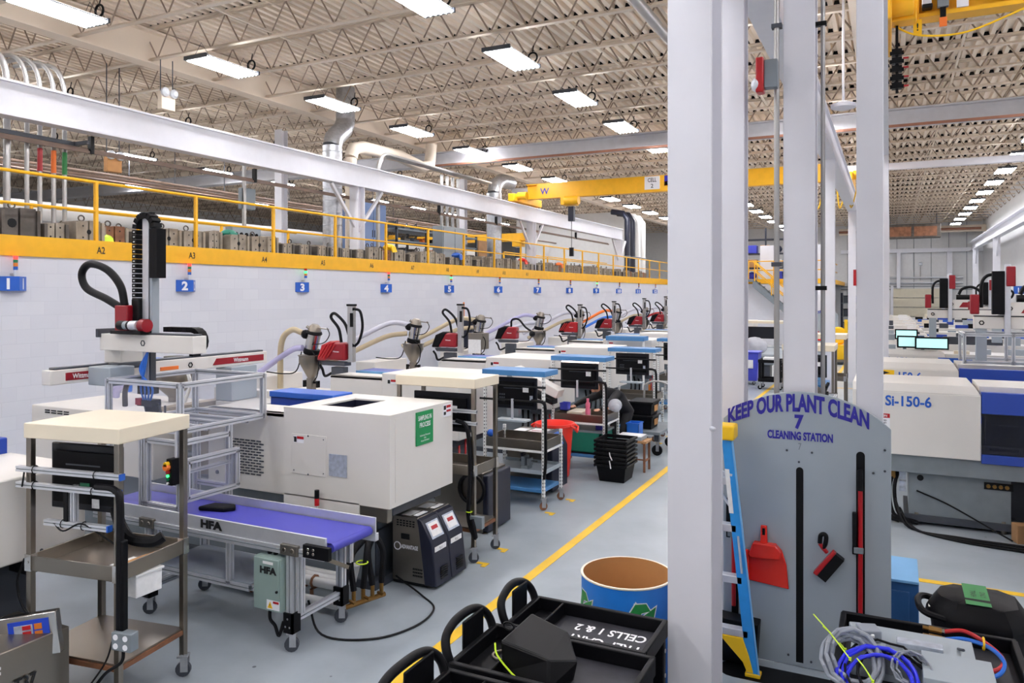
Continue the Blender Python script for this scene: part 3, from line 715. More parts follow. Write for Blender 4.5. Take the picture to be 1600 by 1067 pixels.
# white pipes and hoses under the cover
t = thing('water_manifold','white water pipes with brass fittings lying on the floor under the big cream machine','pipe',(-4.5,5.45,.1))
for q in range(3): MB('pvc').tube([(-5.7,5.25+.13*q,.2-.02*q),(-4.22-.03*q,5.25+.13*q,.2-.02*q),(-4.2-.03*q,5.25+.13*q,.3)],.042,10).build('pipe', t)
MB('pvc').cyl((-5.6,5.18,.07),(-4.14,5.18,.07),.04,10).build('pipe', t)
for xx in (-5.2,-4.85,-4.5):
    cl = MB('mould_rust'); cl.tube([(xx,5.25+.05*math.cos(a),.2+.05*math.sin(a)) for a in [k*PI/4 for k in range(8)]],.012,6,closed=True).box(xx-.012,xx+.012,5.2,5.55,.14,.15).box(xx-.012,xx+.012,5.2,5.22,0,.15).box(xx-.012,xx+.012,5.53,5.55,0,.15).build('clamp', t)
_ = 0
br = MB('brass')
for q in range(5): br.cyl((-4.1+.03*q,5.15+.09*q,.07),(-4.1+.03*q,5.15+.09*q,.2),.018,8)
br.cyl((-4.1,5.12,.08),(-3.97,5.54,.08),.022,8)
for q in range(3): br.cyl((-4.08+.05*q,5.2+.13*q,.12),(-4.0+.05*q,5.17+.13*q,.12),.014,6)
br.build('brass_fitting', t)
for q in range(5):
    MB('black_rubber').tube(spline([(-4.1+.03*q,5.15+.09*q,.19),(-4.09+.03*q-.07*(q%2),5.2+.08*q,.45),(-4.12+.02*q,5.4+.03*q,.58),(-4.17,5.58+.02*q,.64)],6),.026,8).build('hose', t)
MB('lime').tube([(-4.03+.05*math.cos(a),5.3+.05*math.sin(a),.42) for a in [k*PI/5 for k in range(10)]],.006,5,closed=True).build('zip_tie', t)
t = thing('power_cable','thin black cable curling over the floor from the conveyor to the temperature controller','cable',(-3.9,5.2,0))
MB('black').tube(spline([(-4.18,4.8,.25),(-4.0,4.75,.03),(-3.62,4.9,.012),(-3.45,5.25,.012),(-3.5,5.6,.012),(-3.75,5.8,.012),(-4.1,5.9,.1)],8),.009,6).build('cable', t)
# ---- temperature controller (twin unit)
t = thing('temperature_controller','stainless twin temperature controller with sloped black fronts beside the yellow floor line','controller',(-3.95,6.25,0))
for k, (y0,y1) in enumerate(((5.96,6.235),(6.245,6.52))):
    bo = MB('stainless').prism([(-4.18,.04),(-3.82,.04),(-3.9,.64),(-4.18,.64)],'y',y0,y1).build('housing', t, .005)
    fr = MB('navy').prism([(-3.83,.03),(-3.70,.03),(-3.745,.42),(-3.86,.62),(-3.93,.645),(-3.9,.55)],'y',y0,y1).build('front_cover', t, .01)
    # sloped display
    n = Vector((.2,0,.115)).normalized()
    o = Vector((-3.8025,(y0+y1)/2,.52)); u = Vector((-.115,0,.2)).normalized()
    def pt(a, c2, l=.004): return o+Vector((0,1,0))*a+u*c2+n*l
    MB('label_silver').hexa([pt(-.1,-.08,-.01),pt(.1,-.08,-.01),pt(.1,.08,-.01),pt(-.1,.08,-.01),pt(-.1,-.08),pt(.1,-.08),pt(.1,.08),pt(-.1,.08)]).use('paper').hexa([pt(-.08,-.06,0),pt(.08,-.06,0),pt(.08,.065,0),pt(-.08,.065,0),pt(-.08,-.06,.006),pt(.08,-.06,.006),pt(.08,.065,.006),pt(-.08,.065,.006)]).use('red').hexa([pt(-.05,.0,.005),pt(.05,.0,.005),pt(.05,.035,.005),pt(-.05,.035,.005),pt(-.05,.0,.008),pt(.05,.0,.008),pt(.05,.035,.008),pt(-.05,.035,.008)]).build('display', t)
    pa = MB('paper').box(-3.736,-3.73,y0+.03,y1-.05,.34,.385).use('letter_black').text('TC-%d' % (k+1), onto((-3.729,(y0+y1)/2-.01,.35),(0,1,0),(0,0,1),.022,.9),.02); pa.build('tag', t)
    lv = MB('black')
    for q in range(6): lv.box(-3.712,-3.70,y0+.09,y0+.21,.08+q*.02,.09+q*.02)
    lv.build('louvres', t)
    ps = MB('paper').box(-4.1,-4.0,y0+.03,y0+.2,.641,.644).box(-3.98,-3.93,y0+.05,y0+.22,.641,.645); ps.build('label', t)
hs = MB('black')
for q in range(6):
    for r_ in range(3): hs.box(-4.13+q*.035,-4.11+q*.035,5.955,5.961,.55+r_*.022,.56+r_*.022); hs.box(-3.95+q*.018,-3.94+q*.018,5.955,5.961,.1+r_*.03,.115+r_*.03)
hs.box(-4.08,-3.99,5.954,5.961,.43,.48); hs.build('vent_holes', t)
MB('sign_white').text('ADVANTAGE', onto((-3.985,5.953,.345),(1,0,0),(0,0,1),.036,.62),.05).tube([(-4.12+.035*math.cos(a),5.953,.36+.035*math.sin(a)) for a in [k*PI/8 for k in range(16)]],.005,4,closed=True).build('lettering', t)
MB('black').cyl((-4.18,6.0,.03),(-3.8,6.0,.03),.03,8).build('foot_roller', t); MB('black').cyl((-4.18,6.48,.03),(-3.8,6.48,.03),.03,8).build('foot_roller', t)

# ---- aluminium guard cage over the end of the conveyor
def ext(mb, p, q, w=.045):
    # aluminium extrusion with a T slot along each side
    p = Vector(p); q = Vector(q); d = (q-p).normalized()
    up = Vector((0,0,1)) if abs(d.z) < .9 else Vector((0,1,0)); a = d.cross(up).normalized(); b = a.cross(d)
    def pr(hw, hh, off):
        vs = [P+a*sx*hw+b*sy*hh+off for P in (p,q) for sx,sy in ((-1,-1),(1,-1),(1,1),(-1,1))]
        mb.hexa(vs)
    c0 = mb.cur
    h = w/2; g = w*.1
    for sx in (-1,1):
        for sy in (-1,1): pr((h-g)/2,(h-g)/2, a*sx*(h+g)/2+b*sy*(h+g)/2)
    mb.use('grey_steel'); pr(h*.75,h*.75,Vector((0,0,0))); mb.cur = c0
    return mb
t = thing('guard_cage','aluminium framed clear guard cage standing over the blue conveyor belt','guard',(-5.79,5.0,.86))
f = MB('aluminium')
X0,X1,Y0,Y1 = -6.24,-5.34,4.55,5.5
for x,y in ((X0,Y0),(X1,Y0),(X1,Y1),(X0,Y1)): ext(f,(x,y,1.53 if (x,y)!=(X1,Y0) else .87),(x,y,1.95))
for z in (1.935,1.55):
    ext(f,(X0,Y0,z),(X1,Y0,z)); ext(f,(X1,Y0,z),(X1,Y1,z)); ext(f,(X0,Y1,z),(X1,Y1,z)); ext(f,(X0,Y0,z),(X0,Y1,z))
for y in (4.85,5.1,5.3): ext(f,(X0,y,1.53),(X1,y,1.53),.04)
ext(f,(-5.80,Y0,.87),(-5.80,Y0,1.53)); ext(f,(-5.74,Y0,.87),(-5.74,Y0,1.53)); ext(f,(X0,Y0,.87),(X0,Y0,1.53)); ext(f,(X1,5.08,.86),(X1,5.08,1.53))
ext(f,(-5.74,5.08,.87),(-5.74,5.08,1.53)); ext(f,(X1,Y0,.9),(-5.8,Y0,.9)); ext(f,(X1,Y0,1.45),(X1,5.08,1.45)); ext(f,(-5.74,Y0,1.45),(X1,Y0,1.45)); ext(f,(-5.74,5.08,.98),(X1,5.08,.98)); ext(f,(X0,Y1,.6),(X0,Y1,1.55))
f.build('frame', t)
d = MB('aluminium')
for z in (.98,1.30): ext(d,(-5.29,Y0,z),(-5.29,5.14,z))
for y in (Y0+.02,5.12): ext(d,(-5.29,y,.98),(-5.29,y,1.30))
ext(d,(-5.33,Y0,1.2),(-5.33,5.1,1.2),.03)
dd = d.build('door', t)
MB('clear_panel').box(-5.293,-5.287,Y0+.03,5.1,1.0,1.28).build('pane', dd)
for nm, q in (('pane',(X0+.02,X1-.02,Y0-.003,Y0+.003,1.57,1.92)),('pane',(X1-.003,X1+.003,Y0+.02,Y1-.02,1.57,1.92)),('pane',(X0+.02,X1-.02,Y1-.003,Y1+.003,1.57,1.92)),('pane',(-5.72,X1-.02,Y0-.003,Y0+.003,.93,1.43)),('pane',(-6.22,-5.82,Y0-.003,Y0+.003,.9,1.5)),('pane',(X1-.003,X1+.003,Y0+.02,5.06,1.3,1.43)),('pane',(-5.72,X1-.02,5.077,5.083,1.0,1.5))):
    mx(nm,'clear_panel',*q,t)
bx_ = MB('black_plastic').box(-5.375,-5.31,Y0-.11,Y0-.025,1.12,1.34).build('button_box', t, .006)
for q,(mm,zz,rr) in enumerate((('yellow_bright',1.30,.02),('orange',1.275,.028),('lens_red',1.235,.02),('lit_green',1.2,.012),('lens_green',1.17,.012),('paper',1.14,.01))):
    MB(mm).cyl((-5.35,Y0-.11,zz),(-5.35,Y0-.11-(.035 if q in (0,1) else .012),zz),rr,10).build('button', bx_)
MB('aluminium').cyl((-5.34,Y0-.04,1.33),(-5.34,Y0-.04,1.6),.012,8).build('conduit', t)
# ---- conveyor
t = thing('belt_conveyor','long blue belt conveyor on aluminium legs in front of the big cream machine','conveyor',(-4.7,4.74,0))
MB('belt_blue').box(-6.3,-3.7,4.5,4.97,.845,.86).cyl((-3.71,4.5,.825),(-3.71,4.97,.825),.036,14).box(-6.3,-3.7,4.5,4.97,.79,.8).build('belt', t)
r1 = MB('aluminium').box(-6.3,-3.72,4.44,4.485,.74,.8).box(-6.3,-3.72,4.455,4.475,.8,.905).use('grey_steel').box(-6.3,-3.72,4.437,4.441,.765,.775)
r1.build('near_rail', t, .003)
MB('aluminium').box(-6.3,-3.66,4.985,5.03,.74,.8).box(-6.3,-3.66,4.985,5.0,.8,.93).build('far_rail', t, .003)
MB('letter_black').text('HFA', onto((-4.88,4.453,.825),(1,0,0),(0,0,1),.062,1.45),.085).build('lettering', t)
MB('black_plastic').box(-3.9,-3.66,4.415,4.455,.755,.85).use('stainless_bright').cyl((-3.85,4.41,.79),(-3.85,4.416,.79),.012,8).cyl((-3.85,4.41,.82),(-3.85,4.416,.82),.012,8).cyl((-3.8,4.41,.79),(-3.8,4.416,.79),.012,8).cyl((-3.8,4.41,.82),(-3.8,4.416,.82),.012,8).build('bearing_plate', t, .006)
for lx in (-4.06,-5.62):
    for ly in (4.48,5.06):
        lg = MB('aluminium')
        ext(lg,(lx,ly,.17),(lx,ly,.80),.06); ext(lg,(lx+.075,ly+.02,.3 if ly < 5 else .5),(lx+.075,ly+.02,.8),.04)
        lo = lg.build('leg', t)
        MB('black_plastic').prism([(ly-.05,.15),(ly+.05,.15),(ly+.05,.26),(ly+.14*(1 if ly<5 else -1),.28),(ly+.14*(1 if ly<5 else -1),.22),(ly,.15)][:4] if 0 else [(ly-.045,.15),(ly+.045,.15),(ly+.045,.3),(ly-.045,.3)],'x',lx+.03,lx+.045).box(lx-.045,lx+.045,ly-.045,ly-.03,.15,.3).use('stainless_bright').cyl((lx-.02,ly-.05,.2),(lx-.02,ly-.044,.2),.009,6).cyl((lx+.02,ly-.05,.2),(lx+.02,ly-.044,.2),.009,6).cyl((lx,ly-.05,.26),(lx,ly-.044,.26),.009,6).build('corner_bracket', lo)
        caster('caster', lx, ly, t, .055, 'dark_grey', .145, .5)
    cb = MB('aluminium'); ext(cb,(lx,4.48,.24),(lx,5.06,.24),.05); cb.build('cross_bar', t)
    MB('grip_grey').box(lx-.07,lx+.1,4.425,4.47,.74,.82).use('stainless').cyl((lx-.03,4.42,.78),(lx-.03,4.43,.78),.02,8).cyl((lx+.05,4.42,.78),(lx+.05,4.43,.78),.02,8).build('clamp_block', t, .008)
MB('stainless').bx((-3.98,4.77,.62),(.03,.62,.03),rx=-.5).build('brace', t)
sh = MB('aluminium')
ext(sh,(-5.6,4.5,.4),(-4.5,4.5,.4)); ext(sh,(-5.6,5.03,.4),(-4.5,5.03,.4)); ext(sh,(-4.5,4.5,.4),(-4.5,5.03,.4)); ext(sh,(-4.72,4.5,.4),(-4.72,4.5,.76)); ext(sh,(-4.72,5.03,.4),(-4.72,5.03,.76)); ext(sh,(-5.62,4.5,.24),(-5.62,5.06,.24))
sh.build('shelf_frame', t)
mx('shelf','panel_grey',-5.6,-4.5,4.5,5.03,.415,.43,t)
# dark tool lying on the belt
t = thing('tool_pad','small black tool lying on the blue conveyor belt','tool',(-5.15,4.62,.86))
MB('black_plastic').prism([(-5.28,4.68),(-5.05,4.74),(-4.99,4.82),(-5.05,4.88),(-5.25,4.84)],'z',.861,.90).build('body', t, .012)
t = thing('control_enclosure','grey green HFA control enclosure hanging below the end of the conveyor','enclosure',(-4.17,4.4,.3))
mx('body','box_green',-4.36,-4.1,4.40,4.5,.31,.71,t,.006)
d = mx('door','box_green',-4.355,-4.105,4.385,4.4,.315,.705,t,.006)
MB('letter_black').text('HFA', onto((-4.21,4.383,.595),(1,0,0),(0,0,1),.05,1.25),.085).build('lettering', d)
MB('black').cyl((-4.12,4.375,.47),(-4.12,4.386,.47),.01,10).build('latch', d)
MB('paper').box(-4.26,-4.16,4.383,4.386,.665,.685).build('tag', d)
lb = MB('sign_white').box(-4.22,-4.095,4.382,4.386,.33,.40).use('yellow_bright').prism([(-4.21,.34),(-4.16,.34),(-4.185,.39)],'y',4.380,4.382).use('red').box(-4.155,-4.1,4.380,4.383,.38,.396).use('letter_black').text('!', onto((-4.185,4.379,.345),(1,0,0),(0,0,1),.03),.02); lb.build('warning_label', d)
MB('black').cyl((-4.28,4.48,.71),(-4.28,4.48,.735),.018,8).build('cable_gland', t); MB('black').cyl((-4.22,4.48,.71),(-4.22,4.48,.735),.018,8).build('cable_gland', t)
MB('black').tube(spline([(-4.25,4.45,.31),(-4.22,4.42,.24),(-4.2,4.45,.18),(-4.18,4.47,.1),(-4.16,4.5,.2)],6),.014,6).build('cable', t)
# ---- linear robot on machine 1
def logo(mb, c, rt, s=.025):
    c = Vector(c); rt = Vector(rt)
    mb.tube([c+rt*s*math.cos(a)+Vector((0,0,1))*s*math.sin(a) for a in [k*PI/3 for k in range(6)]], s*.3, 4, closed=True)
t = thing('linear_robot','white and red three-axis robot on the big cream machine, its tall black arm raised','robot',(-6.6,5.5,1.9))
bm = MB('cream').box(-6.72,-6.6,4.25,6.86,1.9,2.03).use('dark_grey').box(-6.7,-6.62,4.3,6.82,2.03,2.05)
bm.build('traverse_beam', t, .006)
rl = MB('robot_red').prism([(6.05,1.93),(6.8,1.93),(6.8,2.0),(6.1,2.0)],'x',-6.6,-6.594)
rl.use('letter_white').text('Wittmann', onto((-6.592,6.45,1.945),(0,1,0),(0,0,1),.045,.85),.03); rl.build('decal', t)
rl = MB('robot_red').prism([(4.39,1.93),(4.95,1.93),(4.95,2.0),(4.39,2.0)],'x',-6.6,-6.594).use('letter_white')
rl.text('Wittmann', onto((-6.592,4.56,1.945),(0,1,0),(0,0,1),.045,.85),.03)
rl.build('decal', t)
MB('orange').box(-6.6,-6.594,5.38,5.6,1.93,1.965).build('decal', t)
rl = MB('letter_black'); logo(rl,(-6.594,5.75,1.96),(0,1,0)); rl.build('emblem', t)
MB('panel_grey').box(-6.74,-6.5,6.22,6.6,1.525,1.9).build('pedestal', t, .008)
MB('cream').box(-6.72,-6.48,4.85,5.15,2.05,2.18).use('panel_grey').box(-6.595,-6.3,4.6,4.86,1.87,2.04).use('dark_grey').box(-6.6,-6.45,4.8,5.1,2.0,2.06).build('carriage', t, .01)
ha = MB('cream').box(-6.64,-5.42,4.75,4.9,2.18,2.335).use('dark_grey').box(-6.66,-6.62,4.72,4.93,2.3,2.38).box(-6.3,-5.45,4.77,4.88,2.335,2.35); logo(ha,(-6.05,4.748,2.26),(1,0,0)); ha.build('kick_arm', t, .006)
va = MB('aluminium').box(-6.2,-6.12,4.86,4.94,1.88,3.42).use('dark_grey').box(-6.12,-6.1,4.87,4.93,1.9,3.36).use('panel_grey').box(-6.1,-6.07,4.86,4.94,2.3,3.3).use('black').box(-6.2,-6.1,4.88,4.92,3.42,3.46)
va.build('vertical_arm', t, .004)
ch = MB('black_plastic')
pts = [(-6.28,4.88,2.4+.045*k) for k in range(21)]+[(-6.28+.12*(1-math.cos(a)),4.88,3.31+.12*math.sin(a)) for a in [k*PI/8 for k in range(1,9)]]+[(-6.03,4.88,3.3-.045*k) for k in range(1,9)]
for i in range(len(pts)-1):
    a = Vector(pts[i]); b = Vector(pts[i+1]); m_ = (a+b)/2; an = math.atan2(b.x-a.x, b.z-a.z)
    ch.bx(m_,(.055,.09,.04),ry=an)
    if i < 20: ch.use('aluminium').bx(m_+Vector((0,-.046,0)),(.018,.004,.012)).use('black_plastic')
ch.box(-6.07,-5.97,4.83,4.93,2.85,3.3)
ch.build('drag_chain', t)
c2 = MB('black_plastic'); pts = [(-5.98+.06*k,4.95,2.38) for k in range(6)]+[(-5.62+.1*math.sin(a),4.95,2.28+.1*math.cos(a)) for a in [k*PI/8 for k in range(9)]]+[(-5.62,4.95,2.16)]
for i in range(len(pts)-1):
    a = Vector(pts[i]); b = Vector(pts[i+1]); an = math.atan2(b.x-a.x, b.z-a.z); c2.bx((a+b)/2,(.045,.09,.055),ry=an)
c2.build('drag_chain', t)
MB('robot_red').box(-6.45,-6.28,4.76,4.9,2.34,2.6).use('black').box(-6.3,-6.2,4.82,4.95,2.35,2.66).build('gear_box', t, .01)
MB('black').cyl((-6.3,4.7,2.42),(-6.22,4.7,2.42),.042,14).use('panel_grey').cyl((-6.22,4.7,2.42),(-6.17,4.7,2.42),.04,14).use('black').cyl((-6.17,4.7,2.42),(-6.14,4.7,2.42),.042,14).use('aluminium').cyl((-6.14,4.7,2.42),(-6.05,4.7,2.42),.044,14).use('robot_red').cyl((-6.05,4.74,2.42),(-5.98,4.74,2.42),.06,16).use('black').box(-6.4,-6.0,4.68,4.8,2.34,2.37).build('servo_motor', t)
MB('black_rubber').tube(spline([(-6.36,4.8,2.6),(-6.42,4.8,2.78),(-6.6,4.8,2.93),(-6.85,4.8,2.99),(-6.97,4.8,2.9),(-6.9,4.8,2.76),(-6.62,4.8,2.66),(-6.42,4.8,2.58)],8),.036,10).build('hose_loop', t)
gp = MB('black').box(-6.24,-6.1,4.84,4.96,1.78,1.9).bx((-6.16,4.9,1.7),(.2,.1,.06)).bx((-6.1,4.9,1.64),(.12,.05,.12),.4).use('red').box(-6.27,-6.2,4.84,4.9,1.68,1.74).use('dark_grey')
for q in range(6): gp.cyl((-6.22+.05*q,4.9+.02*(q%2),1.68),(-6.22+.05*q,4.92,1.6),.01,6)
gp.build('gripper', t)
for q in range(4): MB('hose_blue').tube(spline([(-6.1,4.84,2.18),(-6.12-.02*q,4.82,2.0),(-6.18+.05*q,4.83,1.85),(-6.18+.03*q,4.86,1.72)],6),.01,5).build('air_hose', t)
MB('stainless').tube(spline([(-6.3,4.8,1.93),(-6.38,4.82,1.8),(-6.42,4.85,1.66)],6),.025,8).build('tube', t)

# ---- other machines of the row
def left_machine(k, xe, lab, detail=True):
    y0, y1 = 5.55+2.97*k, 6.62+2.97*k
    t = thing('moulding_machine', lab, 'machine', (xe-2.4,(y0+y1)/2,0), 'moulding machines along the numbered wall')
    MB('grey_steel').box(xe-4.2,xe-.35,y0+.2,y1-.2,.05,.8).use('dark_grey').box(xe-4.2,xe-.2,y0+.15,y1-.15,0,.07).box(xe-.4,xe-.1,y0+.1,y1-.1,.72,.82).build('base', t)
    MB('cream').box(xe-1.2,xe,y0,y1,.82,1.64).build('clamp_cover', t, .012)
    MB('cream').box(xe-2.1,xe-1.21,y0+.03,y0+.12,.8,1.57).box(xe-2.1,xe-1.21,y0+.03,y0+.45,1.53,1.57).build('side_cover', t, .006)
    MB('machine_blue').box(xe-2.1,xe-1.21,y0+.62,y1-.03,1.5,1.58).box(xe-2.1,xe-1.21,y1-.08,y1-.03,.9,1.55).use('light_blue').box(xe-2.1,xe-1.21,y0+.6,y0+.62,1.5,1.585).build('safety_gate', t, .006)
    MB('cream').box(xe-3.95,xe-2.31,y0-.05,y1,.8,1.22).build('injection_cover', t, .01)
    MB('cream').box(xe-3.93,xe-3.5,y0+.0,y1-.02,1.22,1.46).build('top_cover', t, .01)
    MB('panel_grey').box(xe-2.3,xe-2.11,y0+.1,y1-.1,.8,1.27).build('platen', t)
    lb = MB('sign_white').box(xe-1.1,xe-.95,y0-.004,y0,1.5,1.56).use('red').box(xe-1.05,xe-.95,y0-.006,y0-.003,1.53,1.56).box(xe,xe+.004,y1-.2,y1-.06,1.54,1.57).use('letter_black').box(xe-1.1,xe-1.06,y0-.006,y0-.003,1.505,1.555); lb.build('warning_label', t)
    bl = MB('sign_blue').box(xe-2.7,xe-2.5,y0-.055,y0-.05,1.1,1.17).use('label_silver').box(xe-3.3,xe-3.05,y0-.056,y0-.05,.95,1.15); bl.build('rating_plate', t)
    hs = MB('black_rubber')
    for q in range(4): hs.tube(spline([(xe-.3-.1*q,y0+.2,.75),(xe-.2-.1*q,y0-.02,.5),(xe-.3-.12*q,y0+.05,.1),(xe-.6-.1*q,y0+.1,.03)],5),.02,6)
    hs.use('hose_red').tube(spline([(xe-.15,y0+.25,.78),(xe-.05,y0+.1,.6),(xe-.1,y0+.15,.35)],5),.015,6).tube(spline([(xe-.1,y0+.35,.78),(xe-.02,y0+.2,.6),(xe-.08,y0+.25,.35)],5),.015,6).use('brass').box(xe-.3,xe-.05,y0+.1,y0+.3,.3,.36).use('lens_orange').cyl((xe-.08,y0+.05,.42),(xe-.08,y0+.05,.6),.025,8)
    if detail: hs.build('hoses', t)
    return t
left_machine(0-1,-5.3,'cream moulding machine, mostly cut off, behind the stainless stand with the square cream top') if 0 else None
t = thing('moulding_machine','cream moulding machine end behind the near stainless monitor stand','machine',(-7.5,3.2,0),'moulding machines along the numbered wall')
MB('cream').box(-6.2,-5.3,2.55,3.68,.88,1.46).build('clamp_cover', t, .012)
MB('grey_steel').box(-9.3,-5.75,2.75,3.45,.05,.9).use('dark_grey').box(-9.3,-5.6,2.7,3.5,0,.07).box(-5.75,-5.5,2.8,3.4,.07,.88).build('base', t)
MB('machine_blue').box(-8.2,-6.21,3.3,3.66,1.3,1.58).use('cream').box(-8.2,-6.21,2.6,3.29,.88,1.4).build('safety_gate', t, .01); MB('cream').box(-9.8,-8.25,2.6,3.65,.85,1.4).build('injection_cover', t, .01)
bo = MB('dark_grey')
for q in range(4): bo.cyl((-5.3,2.75+.3*q,.92),(-5.295,2.75+.3*q,.92),.012,8)
bo.build('bolts', t)
MB('black').box(-5.62,-5.3,3.25,3.6,.78,.88).use('black').cyl((-5.29,3.45,.83),(-5.3,3.45,.83),.04,10).build('bracket', t)
LABM = ['cream moulding machine behind the blue-topped monitor stand with the blue bottom shelf','cream moulding machine behind the stand where the person in black bends over','cream moulding machine behind the blue-topped monitor stand beyond the person']
for k in range(1,10):
    lab = LABM[k-1] if k <= 3 else 'cream moulding machine in line with blue wall sign %d' % (k+1)
    left_machine(k, -4.95, lab, k < 5)
# ---- hopper loaders and sprue pickers
def hopper(k, x, y, square=False, paper=False):
    lab = 'stainless hopper loader with ' + ['','lilac and tan','rose and grey','yellow','grey and lilac','grey and tan','orange and blue','tan','red','grey','tan'][k] + ' hoses, in line with wall sign %d' % (k+1)
    t = thing('hopper_loader', lab, 'hopper', (x,y,1.2), 'hopper loaders')
    if square:
        MB('stainless').prism([(x-.17,1.5),(x+.17,1.5),(x+.17,1.86),(x-.17,1.86)],'y',y-.17,y+.17).build('hopper', t, .01)
        if paper: MB('paper').box(x-.15,x+.15,y-.19,y-.172,1.42,1.72).build('sheet', t)
    else:
        MB('stainless').lathe([(.05,1.42),(.06,1.45),(.19,1.68),(.19,1.77),(.205,1.775),(.205,1.79)],(x,y,0),12).build('hopper', t)
    MB('stainless').box(x-.05,x+.05,y-.05,y+.05,1.225,1.44).use('black').box(x-.14,x+.14,y-.02,y+.02,1.36,1.39).box(x-.14,x-.11,y-.03,y+.03,1.3,1.4).box(x+.11,x+.14,y-.03,y+.03,1.3,1.4).build('throat', t)
    tl = .22
    R = Matrix.Rotation(tl,3,'Y')
    MB('stainless_bright').lathe([(.1,0),(.105,.26)],(x+.0,y,1.87),16,R).build('receiver', t)
    MB('black_plastic').lathe([(.12,0),(.13,.03),(.12,.08),(.08,.085)],(x,y,1.80),14,R).lathe([(.11,0),(.125,.02),(.11,.05)],(x+.05,y,2.1),14,R).ball((x-.06,y-.06,2.1),.07,8,6).build('clamp_ring', t)
    MB('stainless').lathe([(.1,0),(.085,.07),(.05,.1)],(x+.06,y,2.15),12,R).cyl((x+.1,y,2.2),(x+.33,y,2.18),.01,6).cyl((x+.06,y-.05,2.16),(x-.02,y-.08,2.22),.022,8).build('lid', t)
    hc = [('hose_lilac','hose_tan'),('hose_lilac','hose_tan'),('hose_tan','hose_grey'),('hose_tan','hose_tan'),('hose_grey','hose_lilac'),('hose_tan','hose_grey'),('hose_blue','orange'),('hose_tan','hose_grey'),('hose_red','hose_grey'),('hose_grey','hose_tan'),('hose_tan','hose_grey')][k]
    if k == 1: sp = [[(x-.1,y-.08,2.12),(x-.3,y-.1,2.16),(x-.5,y-.1,1.95),(x-.52,y-.1,1.27)],[(x-.08,y-.1,1.9),(x-.3,y-.12,1.85),(x-.9,y-.14,1.5)]]
    else: sp = [[(x-.06,y-.05,2.14),(x-.35,y-.3,2.16),(x-.8,y-.8,1.85),(x-1.2,y-1.2,1.6)],[(x-.08,y-.08,1.98),(x-.4,y-.3,1.92),(x-.8,y-.8,1.65),(x-1.1,y-1.1,1.48)]]
    for mm, s in zip((hc[1],hc[0]), sp): MB(mm).tube(spline(s,8),.045,10).build('material_hose', t)
    MB('black').tube(spline([(x+.1,y-.1,1.85),(x+.22,y-.1,1.7),(x+.2,y-.1,1.5),(x+.1,y-.06,1.4)],6),.01,5).tube(spline([(x-.1,y-.1,1.84),(x-.2,y-.1,1.55),(x-.4,y-.15,1.5),(x-.7,y-.2,1.52)],6),.01,5).tube(spline([(x+.3,y,2.2),(x+.36,y-.02,2.1),(x+.28,y-.05,1.98),(x+.1,y-.1,1.95)],6),.008,5).build('wire', t)
    return t
HX = {1:(-7.84,9.07),2:(-7.95,12.0),3:(-8.1,14.8),4:(-8.05,17.9),5:(-8.0,20.6),6:(-8.0,24.0),7:(-7.9,26.8),8:(-8.0,29.9),9:(-7.9,33)}
for k,(x,y) in HX.items(): hopper(k, x, y, k == 3, k == 3)
t = thing('hopper_loader','stainless hopper loader seen through the guard cage on the big cream machine, with lilac hoses','hopper',(-7.6,6.35,1.1),'hopper loaders')
MB('stainless').lathe([(.06,1.5),(.07,1.52),(.2,1.64),(.22,1.75),(.2,1.85),(.1,1.92)],(-7.5,6.3,0),16).build('hopper', t)
MB('black').cyl((-7.5,6.3,1.9),(-7.5,6.3,1.98),.11,12).build('lid', t)
MB('stainless').cyl((-7.5,6.3,1.455),(-7.5,6.3,1.5),.06,10).build('throat', t)
MB('hose_lilac').tube(spline([(-8.05,5.95,1.52),(-8.0,5.95,1.62),(-7.75,6.0,1.74),(-7.55,6.2,1.85)],8),.05,10).build('material_hose', t)
MB('hose_blue').tube(spline([(-8.3,6.3,1.53),(-8.25,6.3,1.7),(-7.9,6.3,1.88),(-7.6,6.3,1.9)],8),.055,10).build('material_hose', t)
MB('pvc').tube(spline([(-7.35,6.2,1.8),(-7.1,6.1,1.9),(-7.0,6.1,1.7),(-7.15,6.15,1.49)],8),.02,8).build('hose', t)
